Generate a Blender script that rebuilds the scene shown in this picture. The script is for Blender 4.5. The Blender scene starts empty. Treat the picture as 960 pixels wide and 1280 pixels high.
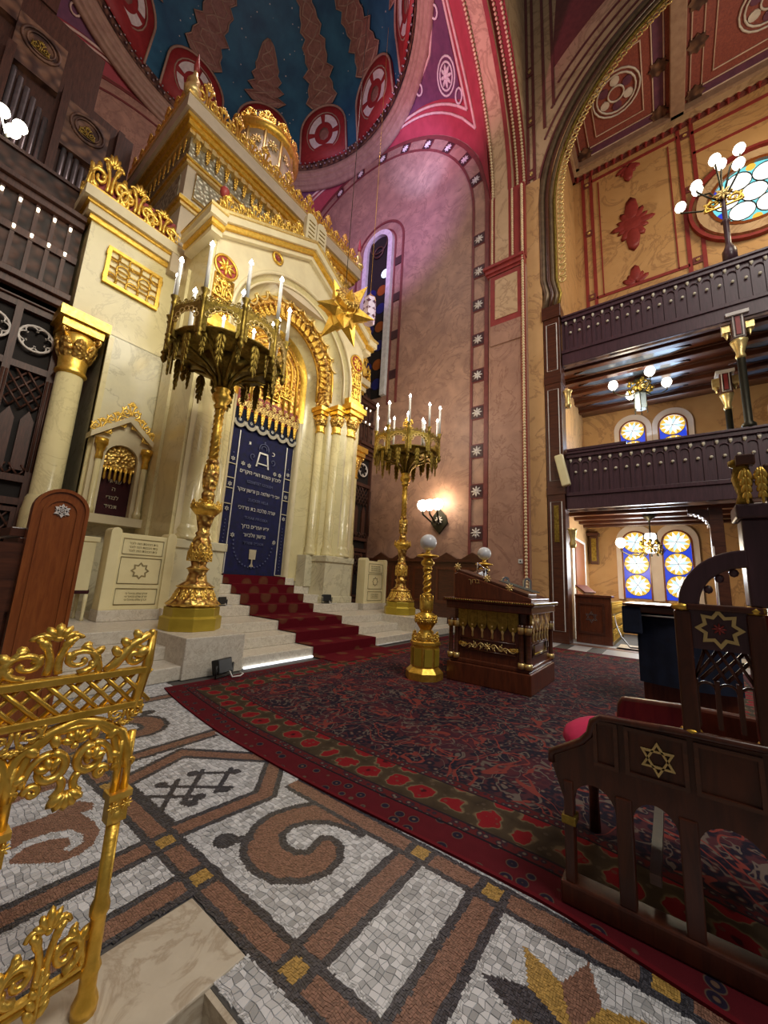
import bpy, bmesh, math, random
from mathutils import Matrix, Vector
rnd = random.Random(7)
PI = math.pi
S = bpy.context.scene
COL = S.collection
# ------------------------------------------------------------ camera, world, light
cd = bpy.data.cameras.new('camera'); cam = bpy.data.objects.new('camera', cd); COL.objects.link(cam)
right = Vector((0.594, -0.802, 0.053)); fwd = Vector((0.785, 0.593, 0.176)).normalized()
right = (right - fwd * right.dot(fwd)).normalized(); up = right.cross(fwd)
H = 1.36
cam.matrix_world = Matrix(((right.x, up.x, -fwd.x, 0), (right.y, up.y, -fwd.y, 0), (right.z, up.z, -fwd.z, H), (0, 0, 0, 1)))
cd.sensor_fit = 'VERTICAL'; cd.sensor_height = 36; cd.lens = 473 / 1280 * 36; cd.clip_start = .02; cd.clip_end = 200
S.camera = cam
vs = S.view_settings
vs.view_transform = 'Standard'; vs.look = 'None'; vs.exposure = 0.3; vs.gamma = 1; vs.use_curve_mapping = False
W = bpy.data.worlds.new('world'); S.world = W; W.use_nodes = True
bg = W.node_tree.nodes['Background']; bg.inputs[0].default_value = (1, .95, .9, 1); bg.inputs[1].default_value = .07

def lamp(name, typ, loc, tgt, power, color=(1, 1, 1), size=1, spot=None, blend=.5):
    l = bpy.data.lights.new(name, typ); l.energy = power; l.color = color
    if typ == 'AREA': l.size = size
    elif typ in ('POINT', 'SPOT'): l.shadow_soft_size = size
    if typ == 'SPOT': l.spot_size = math.radians(spot); l.spot_blend = blend
    o = bpy.data.objects.new(name, l); COL.objects.link(o); o.location = loc
    if tgt is not None: o.rotation_euler = (Vector(tgt) - Vector(loc)).to_track_quat('-Z', 'Y').to_euler()
    return o
# unseen area lights added high in the nave as fill; spotlights on the ark
lamp('nave_fill', 'AREA', (1.0, -5.0, 11), (5.5, 6, 3), 420, (1, .93, .82), 3)
lamp('nave_fill_high', 'AREA', (4.6, -4.0, 15), (5, 3, 0), 380, (1, .94, .86), 5)
lamp('ark_spot', 'SPOT', (1.0, .5, 9.5), (4.3, 8, 6.5), 560, (1, .92, .66), .4, 62, .6)
lamp('ark_spot_low', 'SPOT', (9.4, 2.8, 8.0), (5.3, 7.8, 5.5), 330, (1, .88, .62), .3, 60, .6)
lamp('purple_spot', 'SPOT', (4.5, 6.2, 13.6), (10.8, 9.2, 16.5), 1350, (.6, .32, 1), .3, 80, .8)
lamp('blue_spot', 'SPOT', (7.4, 5.2, 13.5), (10.7, 7.2, 18.6), 2200, (.42, .55, 1), .2, 30, 1)
lamp('pink_spot', 'SPOT', (5, 7, 13), (9.0, 5.2, 20.0), 1400, (1, .32, .62), .3, 60, .8)
lamp('dome_light', 'POINT', (4.6, 8.6, 17.8), None, 300, (1, .8, .75), .6)
lamp('gallery_light', 'AREA', (12.2, -6.5, 14.5), (14.5, 0, 13), 260, (1, .82, .55), 2)
lamp('window_daylight', 'AREA', (15.2, 0, 6.4), (12.6, 0, 7.7), 70, (.5, .72, 1), 1.6)
lamp('aisle_daylight', 'AREA', (14.9, .3, 2.4), (11.5, 1.6, 1.6), 90, (.8, .9, 1), 1.2)

# ------------------------------------------------------------ materials
MT = {}
def _mat(n):
    m = bpy.data.materials.new(n); m.use_nodes = True; MT[n] = m
    nt = m.node_tree; return m, nt, nt.nodes['Principled BSDF']
def nd(nt, t, **k):
    n = nt.nodes.new(t)
    for a, b in k.items(): setattr(n, a, b)
    return n
def c4(c): return (c[0], c[1], c[2], 1)
def ramp(nt, fac, stops):
    r = nd(nt, 'ShaderNodeValToRGB'); e = r.color_ramp.elements
    while len(e) < len(stops): e.new(.5)
    for x, (p, c) in zip(e, stops): x.position = p; x.color = c4(c)
    nt.links.new(fac, r.inputs[0]); return r.outputs[0]
def coords(nt, scale=(1, 1, 1), rot=(0, 0, 0), kind='Object'):
    tc = nd(nt, 'ShaderNodeTexCoord'); mp = nd(nt, 'ShaderNodeMapping')
    mp.inputs['Scale'].default_value = scale; mp.inputs['Rotation'].default_value = rot
    nt.links.new(tc.outputs[kind], mp.inputs[0]); return mp.outputs[0]
def noise(nt, vec, sc, det=4, rough=.55, dist=0):
    n = nd(nt, 'ShaderNodeTexNoise'); n.inputs['Scale'].default_value = sc; n.inputs['Detail'].default_value = det
    n.inputs['Roughness'].default_value = rough; n.inputs['Distortion'].default_value = dist
    nt.links.new(vec, n.inputs[0]); return n.outputs[0]
def bump(nt, p, h, s, d=.02):
    b = nd(nt, 'ShaderNodeBump'); b.inputs['Strength'].default_value = s; b.inputs['Distance'].default_value = d
    nt.links.new(h, b.inputs['Height']); nt.links.new(b.outputs[0], p.inputs['Normal'])
def simple(n, c, rough=.5, metal=0, c2=None, sc=6, bs=0, stretch=(1, 1, 1), dist=0, coat=0, det=4):
    m, nt, p = _mat(n); p.inputs['Roughness'].default_value = rough; p.inputs['Metallic'].default_value = metal
    p.inputs['Coat Weight'].default_value = coat; p.inputs['Coat Roughness'].default_value = .15
    c2 = c2 or tuple(x * .72 for x in c)
    v = coords(nt, stretch); h = noise(nt, v, sc, det, .6, dist)
    nt.links.new(ramp(nt, h, [(.3, c2), (.7, c)]), p.inputs['Base Color'])
    if bs: bump(nt, p, h, bs)
    return m
def emit(n, c, s, base=(1, 1, 1)):
    m, nt, p = _mat(n); p.inputs['Base Color'].default_value = c4(base); p.inputs['Roughness'].default_value = .3
    p.inputs['Emission Color'].default_value = c4(c); p.inputs['Emission Strength'].default_value = s; return m
def veined(n, c, vein, sc=1.2, rough=.35, amount=.08, c2=None, bs=0):
    m, nt, p = _mat(n); p.inputs['Roughness'].default_value = rough
    v = coords(nt); a = noise(nt, v, sc, 6, .62, 1.6)
    mm = nd(nt, 'ShaderNodeMath', operation='SUBTRACT'); mm.inputs[1].default_value = .5; nt.links.new(a, mm.inputs[0])
    ab = nd(nt, 'ShaderNodeMath', operation='ABSOLUTE'); nt.links.new(mm.outputs[0], ab.inputs[0])
    vn = ramp(nt, ab.outputs[0], [(0, (1, 1, 1)), (amount, (0, 0, 0))])
    b = noise(nt, v, sc * 2.3, 5, .6)
    base = ramp(nt, b, [(.3, c2 or tuple(x * .8 for x in c)), (.7, c)])
    mx = nd(nt, 'ShaderNodeMix', data_type='RGBA'); nt.links.new(vn, mx.inputs[0]); nt.links.new(base, mx.inputs[6]); mx.inputs[7].default_value = c4(vein)
    nt.links.new(mx.outputs[2], p.inputs['Base Color'])
    if bs: bump(nt, p, b, bs)
    return m
def island(n, c, var=.25, rough=.4, c2=None):
    m, nt, p = _mat(n); p.inputs['Roughness'].default_value = rough
    g = nd(nt, 'ShaderNodeNewGeometry')
    nt.links.new(ramp(nt, g.outputs['Random Per Island'], [(0, tuple(x * (1 - var) for x in (c2 or c))), (1, tuple(min(1, x * (1 + var)) for x in c))]), p.inputs['Base Color']); return m

simple('gold', (.95, .62, .12), .38, .85, (.62, .37, .05), 14, .25)
simple('gold_bright', (1.0, .7, .17), .36, .85, (.72, .44, .06), 14, .2)
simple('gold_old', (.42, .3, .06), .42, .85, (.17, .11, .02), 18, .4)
simple('gold_paint', (.62, .47, .06), .4, .55, (.5, .36, .04), 4)
simple('gold_pale', (.93, .74, .34), .35, .7, (.78, .56, .2), 16, .2)
veined('ark_marble', (.78, .69, .39), (.62, .54, .3), .9, .2, .02, (.68, .6, .33))
veined('ark_marble_grey', (.72, .67, .46), (.5, .46, .31), 1.1, .16, .03, (.6, .56, .4))
simple('ark_stone', (.76, .67, .44), .35, 0, (.66, .57, .37), 3)
simple('ark_attic', (.62, .52, .38), .45, 0, (.5, .42, .31), 2.5)
veined('step_marble', (.74, .69, .59), (.5, .44, .35), 7, .45, .03, (.6, .55, .46), .08)
simple('tablet_cream', (.88, .8, .48), .45, 0, (.8, .71, .4), 4)
simple('tablet_ink', (.32, .26, .12), .6)
simple('wood_dark', (.11, .032, .014), .33, 0, (.045, .013, .007), 3, .06, (1, 1, 9), .8, .25)
simple('wood_desk', (.16, .04, .014), .3, 0, (.075, .018, .007), 3, .05, (8, 8, 1), .8, .3)
simple('wood_orange', (.30, .085, .018), .28, 0, (.19, .045, .009), 4, .05, (9, 9, 1), .8, .35)
simple('wood_screen', (.1, .038, .025), .5, 0, (.045, .017, .011), 4, .08, (9, 9, 1), .6)
simple('wood_purple', (.088, .036, .05), .38, 0, (.05, .02, .028), 3, .05, (9, 9, 1), .6, .2)
simple('wood_stall', (.10, .024, .009), .36, 0, (.04, .009, .004), 3, .05, (6, 6, 1), .8, .05)
simple('black_metal', (.02, .02, .02), .4, .3)
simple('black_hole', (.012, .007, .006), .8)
simple('iron', (.05, .045, .03), .4, .7)
simple('silver', (.75, .75, .78), .25, 1)
simple('organ_metal', (.42, .38, .4), .35, .8, (.3, .27, .28), 8)
simple('velvet_blue', (.004, .006, .075), .85, 0, (.003, .005, .03), 8, .1)
simple('velvet_navy', (.006, .014, .045), .9, 0, (.002, .005, .02), 5, .1)
simple('velvet_maroon', (.05, .006, .01), .9, 0, (.03, .003, .006), 6)
simple('velvet_pink', (.62, .006, .1), .7, 0, (.45, .004, .07), 6, .1)
simple('velvet_red', (.3, .012, .014), .8, 0, (.16, .006, .01), 7, .2)
simple('thread_silver', (.8, .8, .78), .4, .3)
simple('thread_gold', (.75, .68, .5), .4, .4)
simple('thread_dim', (.12, .14, .28), .5, .2); simple('star_gold', (.78, .58, .24), .35, .3); simple('fringe', (.45, .42, .34), .6)
simple('white_paint', (.8, .8, .78), .4)
simple('cream_wax', (.9, .9, .88), .35)
veined('plaster_apse', (.5, .3, .215), (.29, .165, .125), .9, .5, .03, (.31, .18, .14), .04)
veined('plaster_pier', (.46, .26, .185), (.28, .14, .1), 1.0, .5, .03, (.33, .18, .13))
veined('plaster_cream', (.66, .46, .28), (.42, .26, .15), .7, .5, .035, (.55, .37, .21))
veined('plaster_ochre', (.66, .40, .18), (.42, .23, .1), .55, .5, .03, (.56, .32, .13))
simple('red_paint', (.34, .045, .04), .5, 0, (.25, .03, .028), 5)
simple('red_band', (.22, .055, .05), .5, 0, (.15, .035, .035), 6)
simple('pend_red', (.42, .055, .075), .55, 0, (.33, .04, .055), 3)
simple('pend_purple', (.18, .06, .12), .55, 0, (.11, .04, .09), 4)
simple('pend_line', (.8, .6, .5), .5)
simple('white_flower', (.8, .74, .7), .5)
simple('cornice_brown', (.42, .28, .2), .5, 0, (.3, .18, .13), 5)
simple('dome_brown', (.32, .16, .12), .6, 0, (.2, .09, .07), 9)
simple('dome_red', (.34, .03, .03), .6, 0, (.25, .02, .022), 5)
simple('book_red', (.16, .03, .03), .5)
emit('bulb', (1, .93, .75), 6); emit('bulb_small', (1, .86, .6), 2.6); emit('globe_lit', (1, .93, .78), 3)
emit('flame', (1, .95, .85), 26); emit('tube_white', (.92, .95, 1), 1.2)
simple('bead_cream', (.9, .7, .42), .4); simple('globe_off', (.82, .84, .9), .25)
# starry blue dome paint
m, nt, p = _mat('dome_blue'); v = coords(nt); p.inputs['Roughness'].default_value = .6
vo = nd(nt, 'ShaderNodeTexVoronoi'); vo.inputs['Scale'].default_value = 3.2; nt.links.new(v, vo.inputs[0])
st = ramp(nt, vo.outputs['Distance'], [(.07, (1, 1, 1)), (.1, (0, 0, 0))])
bb = ramp(nt, noise(nt, v, 1.0, 4), [(.3, (.016, .075, .15)), (.7, (.035, .16, .26))])
mx = nd(nt, 'ShaderNodeMix', data_type='RGBA'); nt.links.new(st, mx.inputs[0]); nt.links.new(bb, mx.inputs[6]); mx.inputs[7].default_value = (.6, .55, .5, 1)
nt.links.new(mx.outputs[2], p.inputs['Base Color'])
# carved (relief) surfaces
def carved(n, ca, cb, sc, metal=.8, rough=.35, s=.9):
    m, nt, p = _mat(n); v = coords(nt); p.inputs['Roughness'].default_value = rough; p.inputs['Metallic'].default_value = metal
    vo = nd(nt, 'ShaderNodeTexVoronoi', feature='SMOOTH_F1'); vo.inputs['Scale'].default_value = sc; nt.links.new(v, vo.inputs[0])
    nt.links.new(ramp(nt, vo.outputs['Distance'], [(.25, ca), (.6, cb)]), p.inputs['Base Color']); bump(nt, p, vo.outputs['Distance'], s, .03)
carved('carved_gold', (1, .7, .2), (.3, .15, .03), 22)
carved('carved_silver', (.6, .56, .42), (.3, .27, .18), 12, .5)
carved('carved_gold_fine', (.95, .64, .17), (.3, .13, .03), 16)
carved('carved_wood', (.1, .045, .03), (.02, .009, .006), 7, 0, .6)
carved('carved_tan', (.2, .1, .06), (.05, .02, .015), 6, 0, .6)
# mosaic stones
island('tess_white', (.56, .57, .60), .28, .3, (.46, .47, .5)); island('tess_black', (.055, .055, .068), .5, .3)
island('tess_terra', (.235, .125, .09), .32, .35); island('tess_gold', (.40, .25, .07), .3, .35)
m, nt, p = _mat('tess_near'); p.inputs['Roughness'].default_value = .3; oi = nd(nt, 'ShaderNodeObjectInfo'); nt.links.new(ramp(nt, oi.outputs['Random'], [(0, (.33, .34, .36)), (1, (.70, .71, .75))]), p.inputs['Base Color'])
simple('grout', (.09, .085, .08), .8); veined('slab_cream', (.58, .52, .42), (.4, .33, .25), 3, .4, .05, (.5, .44, .35), .05)
simple('nave_floor', (.36, .29, .22), .45, 0, (.24, .18, .14), 2)
# ------------------------------------------------------------ mesh builder
class MB:
    def __init__(s): s.v = []; s.f = []; s.sm = []
    def add(s, V, F, smooth=False, M=None):
        o = len(s.v)
        s.v += [tuple(M @ Vector(q)) if M else tuple(q) for q in V]
        s.f += [tuple(i + o for i in q) for q in F]; s.sm += [smooth] * len(F); return s
    def box(s, x0, x1, y0, y1, z0, z1, M=None, tp=0):
        a, b, c, d = x0 + tp, x1 - tp, y0 + tp, y1 - tp
        return s.add([(x0, y0, z0), (x1, y0, z0), (x1, y1, z0), (x0, y1, z0), (a, c, z1), (b, c, z1), (b, d, z1), (a, d, z1)],
                     [(3, 2, 1, 0), (4, 5, 6, 7), (0, 1, 5, 4), (1, 2, 6, 5), (2, 3, 7, 6), (3, 0, 4, 7)], False, M)
    def lathe(s, prof, n=16, c=(0, 0, 0), smooth=True, M=None, tw=0, rot=0, a1=2 * PI, caps=True):
        full = abs(a1 - 2 * PI) < 1e-6; k = n if full else n + 1
        V = []; F = []
        for i, (r, z) in enumerate(prof):
            for j in range(k):
                a = rot + a1 * j / n + tw * i; V.append((c[0] + r * math.cos(a), c[1] + r * math.sin(a), c[2] + z))
        for i in range(len(prof) - 1):
            for j in range(n):
                F.append((i * k + j, i * k + (j + 1) % k, (i + 1) * k + (j + 1) % k, (i + 1) * k + j))
        if full and caps:
            if prof[0][0] > 1e-4: F.append(tuple(range(k - 1, -1, -1)))
            if prof[-1][0] > 1e-4: F.append(tuple((len(prof) - 1) * k + j for j in range(k)))
        return s.add(V, F, smooth, M)
    def tube(s, pts, r, n=6, closed=False, M=None, smooth=True, flat=1.0, fdir=None):
        P = [Vector(q) for q in pts]; m = len(P); V = []; F = []; up0 = Vector(fdir) if fdir else None
        prev = None
        for i, q in enumerate(P):
            a = P[(i - 1) % m] if (closed or i > 0) else q; b = P[(i + 1) % m] if (closed or i < m - 1) else q
            t = (b - a)
            if t.length < 1e-9: t = Vector((0, 0, 1))
            t.normalize()
            if up0: u = up0 - t * up0.dot(t)
            elif prev is None:
                u = Vector((0, 0, 1)) if abs(t.z) < .9 else Vector((1, 0, 0)); u = u - t * u.dot(t)
            else: u = prev - t * prev.dot(t)
            if u.length < 1e-6: u = t.orthogonal()
            u.normalize(); prev = u; w = t.cross(u); rr = r[i] if isinstance(r, (list, tuple)) else r
            for j in range(n):
                a = 2 * PI * (j + .5) / n; V.append(q + u * (math.cos(a) * rr * flat) + w * (math.sin(a) * rr))
        for i in range(m if closed else m - 1):
            for j in range(n): F.append((i * n + j, i * n + (j + 1) % n, ((i + 1) % m) * n + (j + 1) % n, ((i + 1) % m) * n + j))
        if not closed: F.append(tuple(range(n - 1, -1, -1))); F.append(tuple((m - 1) * n + j for j in range(n)))
        return s.add(V, F, smooth, M)
    def sphere(s, c, r, n=10, m=6, sc=(1, 1, 1), M=None):
        prof = [(r * math.sin(PI * i / m), -r * math.cos(PI * i / m)) for i in range(m + 1)]
        t = Matrix.Translation(c) @ Matrix.Diagonal((sc[0], sc[1], sc[2], 1))
        return s.lathe(prof, n, M=(M @ t) if M else t)
    @staticmethod
    def mp(axis, a, b, d): return (a, d, b) if axis == 'y' else (d, a, b) if axis == 'x' else (a, b, d)
    def prism(s, poly, axis, d0, d1, M=None):
        n = len(poly); V = [s.mp(axis, a, b, d0) for a, b in poly] + [s.mp(axis, a, b, d1) for a, b in poly]
        F = [tuple(range(n)), tuple(range(2 * n - 1, n - 1, -1))] + [(i, (i + 1) % n, n + (i + 1) % n, n + i) for i in range(n)]
        return s.add(V, F, False, M)
    def band(s, A, B, axis, d0, d1, closed=False, M=None):
        n = len(A); V = []
        for d in (d0, d1):
            V += [s.mp(axis, a, b, d) for a, b in A] + [s.mp(axis, a, b, d) for a, b in B]
        F = []
        for i in range(n if closed else n - 1):
            j = (i + 1) % n
            F += [(i, j, n + j, n + i), (2 * n + i, 3 * n + i, 3 * n + j, 2 * n + j), (i, 2 * n + i, 2 * n + j, j), (n + i, n + j, 3 * n + j, 3 * n + i)]
        if not closed: F += [(0, n, 3 * n, 2 * n), (n - 1, 3 * n - 1, 4 * n - 1, 2 * n - 1)]
        return s.add(V, F, False, M)
    def grid(s, fn, nu, nv, smooth=True, th=None):
        V = [fn(i / nu, j / nv) for i in range(nu + 1) for j in range(nv + 1)]
        F = [(i * (nv + 1) + j, (i + 1) * (nv + 1) + j, (i + 1) * (nv + 1) + j + 1, i * (nv + 1) + j + 1) for i in range(nu) for j in range(nv)]
        return s.add(V, F, smooth)
    def mesh(s, name, mat=None):
        me = bpy.data.meshes.new(name); me.from_pydata(s.v, [], s.f)
        me.polygons.foreach_set('use_smooth', s.sm); me.update()
        bm = bmesh.new(); bm.from_mesh(me); bmesh.ops.recalc_face_normals(bm, faces=bm.faces); bm.to_mesh(me); bm.free()
        if mat: me.materials.append(MT[mat])
        return me
def link(name, data, parent=None, loc=None, rot=None, sc=None, label=None):
    o = bpy.data.objects.new(name, data); COL.objects.link(o)
    if parent: o.parent = parent
    if loc is not None: o.location = loc
    if rot is not None: o.rotation_euler = rot
    if sc is not None: o.scale = sc if isinstance(sc, (tuple, list)) else (sc, sc, sc)
    if label: o['label'] = label
    return o
def part(name, mb, mat, parent, loc=None, rot=None, sc=None, label=None, bev=0):
    o = link(name, mb.mesh(name, mat), parent, loc, rot, sc, label)
    if bev:
        b = o.modifiers.new('bevel', 'BEVEL'); b.width = bev; b.segments = 2; b.limit_method = 'ANGLE'
    return o
def tag(o, label, cat, group=None):
    o['label'] = label; o['category'] = cat
    if group: o['group'] = group
    return o
def thing(name, label, cat, loc=(0, 0, 0), rotz=0, group=None):
    o = link(name, None, None, loc, (0, 0, rotz)); o.empty_display_size = .1
    return tag(o, label, cat, group)
def struct(name, mb, mat, label=None, bev=0):
    o = part(name, mb, mat, None, bev=bev); o['kind'] = 'structure'
    if label: o['label'] = label
    return o
def dup(o, parent=None, **k):
    c = o.copy(); COL.objects.link(c); c.parent = parent
    for a, b in k.items():
        if a in ('label', 'group'): c[a] = b
        else: setattr(c, a, b)
    for ch in o.children: dup(ch, c)
    return c
# curves
def circ(cx, cy, r, n, a0=0, a1=2 * PI, end=True): return [(cx + r * math.cos(a0 + (a1 - a0) * i / n), cy + r * math.sin(a0 + (a1 - a0) * i / n)) for i in range(n + (1 if end else 0))]
def starpoly(cx, cy, R, r, n, rot=PI / 2): return [(cx + (R if i % 2 == 0 else r) * math.cos(rot + PI * i / n), cy + (R if i % 2 == 0 else r) * math.sin(rot + PI * i / n)) for i in range(2 * n)]
def archpath(cx, zc, r, zb, n=24): return [(cx + r, zb)] + circ(cx, zc, r, n, 0, PI) + [(cx - r, zb)]
def spiral(cx, cz, r, a0, turns, n=20, k=.16): return [(cx + r * (1 - (1 - k) * i / n) * math.cos(a0 + turns * 2 * PI * i / n), cz + r * (1 - (1 - k) * i / n) * math.sin(a0 + turns * 2 * PI * i / n)) for i in range(n + 1)]
def arc3(pts, axis='y', d=0): return [MB.mp(axis, a, b, d) for a, b in pts]
def bez(p0, p1, p2, n=8): return [((1 - t) ** 2 * p0[0] + 2 * t * (1 - t) * p1[0] + t * t * p2[0], (1 - t) ** 2 * p0[1] + 2 * t * (1 - t) * p1[1] + t * t * p2[1]) for t in [i / n for i in range(n + 1)]]
def hexagram(mb, cx, cz, R, w, axis, d0, d1):
    for rot in (PI / 2, -PI / 2):
        A = [(cx + R * math.cos(rot + i * 2 * PI / 3), cz + R * math.sin(rot + i * 2 * PI / 3)) for i in range(3)]
        k = (R - 2 * w) / R; B = [(cx + (a - cx) * k, cz + (b - cz) * k) for a, b in A]
        mb.band(A, B, axis, d0, d1, True)
def leaf(mb, x, z, L, a, y=0, w=.35, t=.16):
    M = Matrix.Translation((x, y, z)) @ Matrix.Rotation(-a, 4, 'Y') @ Matrix.Translation((L * .5, 0, 0))
    mb.sphere((0, 0, 0), L * .5, 6, 4, (1, t / .5, w), M)
# ---- ornament meshes (XZ plane, facing -Y), about one unit wide
def orn_crest():
    b = MB(); r = .06
    for s in (1, -1):
        b.tube(arc3([(s * x, z) for x, z in spiral(.27, .3, .23, -PI * .5, 1.35, 22)]), [r * (1 - .35 * i / 22) for i in range(23)], 6)
        b.tube(arc3([(s * x, z) for x, z in bez((.5, .02), (.52, .3), (.30, .56))]), r * .8, 6)
        b.tube(arc3([(s * x, z) for x, z in bez((.06, .1), (.0, .5), (.2, .74))]), r * .8, 6)
        b.tube(arc3([(s * x, z) for x, z in spiral(.16, .7, .1, 0, 1.0, 12)]), r * .6, 5)
        leaf(b, s * .22, .3, .2, PI / 2 + s * .6, 0, .55, .22); leaf(b, s * .4, .3, .26, PI / 2 - s * .5, 0, .5, .2); leaf(b, s * .08, .5, .26, PI / 2 - s * .3, 0, .5, .2); leaf(b, s * .3, .42, .22, PI / 2 - s * .2, 0, .6, .2); leaf(b, s * .46, .08, .22, PI / 2 + s * .3, 0, .5, .2)
    for k in range(5): leaf(b, 0, .70, .3 - .03 * abs(k - 2), PI / 2 + (k - 2) * .5, 0, .42, .2)
    b.sphere((0, 0, .72), .06, 8, 5); b.box(-.5, .5, -.04, .04, 0, .05)
    return b
def orn_leafpend():
    b = MB()
    for k in range(4): leaf(b, 0, 1 - .22 * k, .46 - .05 * k, -PI / 2 + .7, 0, .5, .2); leaf(b, 0, 1 - .22 * k, .46 - .05 * k, -PI / 2 - .7, 0, .5, .2)
    leaf(b, 0, .35, .36, -PI / 2, 0, .5, .2); b.tube([(0, 0, 1), (0, 0, .1)], .07, 5); b.sphere((0, 0, .02), .07, 6, 4)
    return b
def orn_rosette():
    b = MB()
    for k in range(8): leaf(b, 0, 0, .48, k * PI / 4, 0, .32)
    b.sphere((0, 0, 0), .14, 8, 5); return b
def orn_scrollband():
    b = MB(); r = .05
    b.tube(arc3([(x / 20 - .5, .5 + .22 * math.sin(2 * PI * x / 20)) for x in range(21)]), r, 5)
    for s in (1, -1):
        b.tube(arc3([(s * -.25 + (x - 0), .5 + s * (z)) for x, z in spiral(0, .0, .2, .4, 1.2, 14)]), r * .8, 5)
        leaf(b, s * -.25, .5 - s * .1, .28, s * -1.2); leaf(b, s * .25, .5, .25, s * 2)
    return b
ORN = {}
for nm, fn, mt in (('crest', orn_crest, 'gold_bright'), ('pend', orn_leafpend, 'gold_bright'), ('ros', orn_rosette, 'gold_bright'), ('scr', orn_scrollband, 'gold_bright'), ('crest_old', orn_crest, 'gold_old'), ('pend_old', orn_leafpend, 'gold_old'), ('ros_pale', orn_rosette, 'gold_pale'), ('scr_pale', orn_scrollband, 'gold_pale'), ('ros_white', orn_rosette, 'white_flower'), ('ros_red', orn_rosette, 'red_paint')):
    ORN[nm] = fn().mesh('ornament_' + nm, mt)
def orn(name, kind, parent, loc, sc, rz=0, ry=0, rx=0): return link(name, ORN[kind], parent, loc, (rx, ry, rz), sc)
def text_mesh(s, size, mat, depth=.002):
    cu = bpy.data.curves.new('text', 'FONT'); cu.body = s; cu.size = size; cu.align_x = 'CENTER'; cu.extrude = depth; cu.resolution_u = 2
    o = bpy.data.objects.new('text', cu); COL.objects.link(o); bpy.context.view_layer.update()
    me = bpy.data.meshes.new_from_object(o.evaluated_get(bpy.context.evaluated_depsgraph_get()))
    bpy.data.objects.remove(o); bpy.data.curves.remove(cu); me.materials.clear(); me.materials.append(MT[mat]); return me
def text(name, s, size, mat, parent, loc, rot=(PI / 2, 0, 0), sx=1, heb=False):
    return link(name, text_mesh(s[::-1] if heb else s, size, mat), parent, loc, rot, (sx, 1, 1))
# ============================================================ FLOOR
fl = MB(); fl.box(.92, 22, -12, 18, -.34, -.006); fl.box(-12, .92, 1.33, 18, -.34, -.006)
floor = struct('floor', fl, 'grout')
nf = MB(); nf.box(-14, .92, -14, 1.33, -.5, -.34); struct('floor_nave', nf, 'nave_floor')
sl = MB(); sl.box(.34, 1.055, 1.312, 1.70, -.2, 0); part('stone_slab', sl, 'slab_cream', floor, bev=.006)
sl = MB(); sl.box(-3, .9, .92, 1.329, -.34, -.165); part('stone_slab', sl, 'slab_cream', floor, bev=.006)
sl = MB(); sl.box(.9, .921, -4, 1.328, -.34, -.008); part('stone_facing', sl, 'slab_cream', floor)
sl = MB(); sl.box(-3, .33, 1.312, 1.70, -.2, 0); part('stone_slab', sl, 'slab_cream', floor, bev=.006)
GY = (2.13, 1.78, 1.14, .5, -.1, 2.9, 3.5, 4.2)
HEX = [(1.24, 2.25), (1.70, 2.20), (1.97, 2.46), (1.62, 2.93), (1.24, 2.80)]
def hexd(x, y, P=HEX):
    d = -9
    for i in range(len(P)):
        (x0, y0), (x1, y1) = P[i], P[(i + 1) % len(P)]; L = math.hypot(x1 - x0, y1 - y0)
        d = max(d, ((x - x0) * (y1 - y0) - (y - y0) * (x1 - x0)) / L)
    return d
def seg(x, y, x0, y0, x1, y1):
    t = max(0, min(1, ((x - x0) * (x1 - x0) + (y - y0) * (y1 - y0)) / ((x1 - x0) ** 2 + (y1 - y0) ** 2)))
    return math.hypot(x - x0 - t * (x1 - x0), y - y0 - t * (y1 - y0))
def stripe(t, w=.16, e=.038):
    if t < 0 or t > w: return None
    return 'k' if t < e or t > w - e else 't'
SW = [(1.866, 1.819), (1.763, 1.881), (1.625, 1.922), (1.512, 1.904), (1.394, 1.835), (1.334, 1.759), (1.309, 1.64), (1.334, 1.512), (1.422, 1.411), (1.528, 1.368), (1.631, 1.388), (1.693, 1.442), (1.709, 1.52), (1.676, 1.565), (1.614, 1.55), (1.555, 1.536), (1.512, 1.586), (1.511, 1.667), (1.552, 1.735), (1.63, 1.752), (1.716, 1.713), (1.79, 1.63), (1.826, 1.511), (1.833, 1.42), (1.946, 1.465), (1.913, 1.642), (1.959, 1.965)]
LS = [(.673, 2.806), (.756, 2.796), (.848, 2.803), (.894, 2.845), (.963, 2.843), (1.013, 2.763), (.992, 2.69), (.935, 2.707), (.958, 2.572), (.953, 2.454), (.898, 2.365), (.835, 2.332), (.761, 2.335), (.616, 2.484)]
LW = [(.626, 2.585), (.693, 2.631), (.787, 2.62), (.864, 2.573), (.89, 2.485), (.871, 2.414), (.812, 2.392), (.79, 2.434), (.831, 2.441), (.835, 2.51), (.774, 2.559), (.683, 2.572), (.616, 2.516)]
KN = [(1.217, 2.632, 1.445, 2.383), (1.356, 2.646, 1.63, 2.339), (1.539, 2.694, 1.764, 2.474), (1.217, 2.387, 1.448, 2.665), (1.347, 2.388, 1.621, 2.673), (1.541, 2.361, 1.764, 2.556)]
KD = [(1.351, 2.68), (1.379, 2.353), (1.552, 2.674), (1.589, 2.348), (1.757, 2.495), (1.445, 2.383)]
def inside(P, x, y):
    c = False; n = len(P)
    for i in range(n):
        (x0, y0), (x1, y1) = P[i], P[i - 1]
        if (y0 > y) != (y1 > y) and x < (x1 - x0) * (y - y0) / (y1 - y0) + x0: c = not c
    return c
def edge(P, x, y): return min(seg(x, y, *P[i - 1], *P[i]) for i in range(len(P)))
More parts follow.
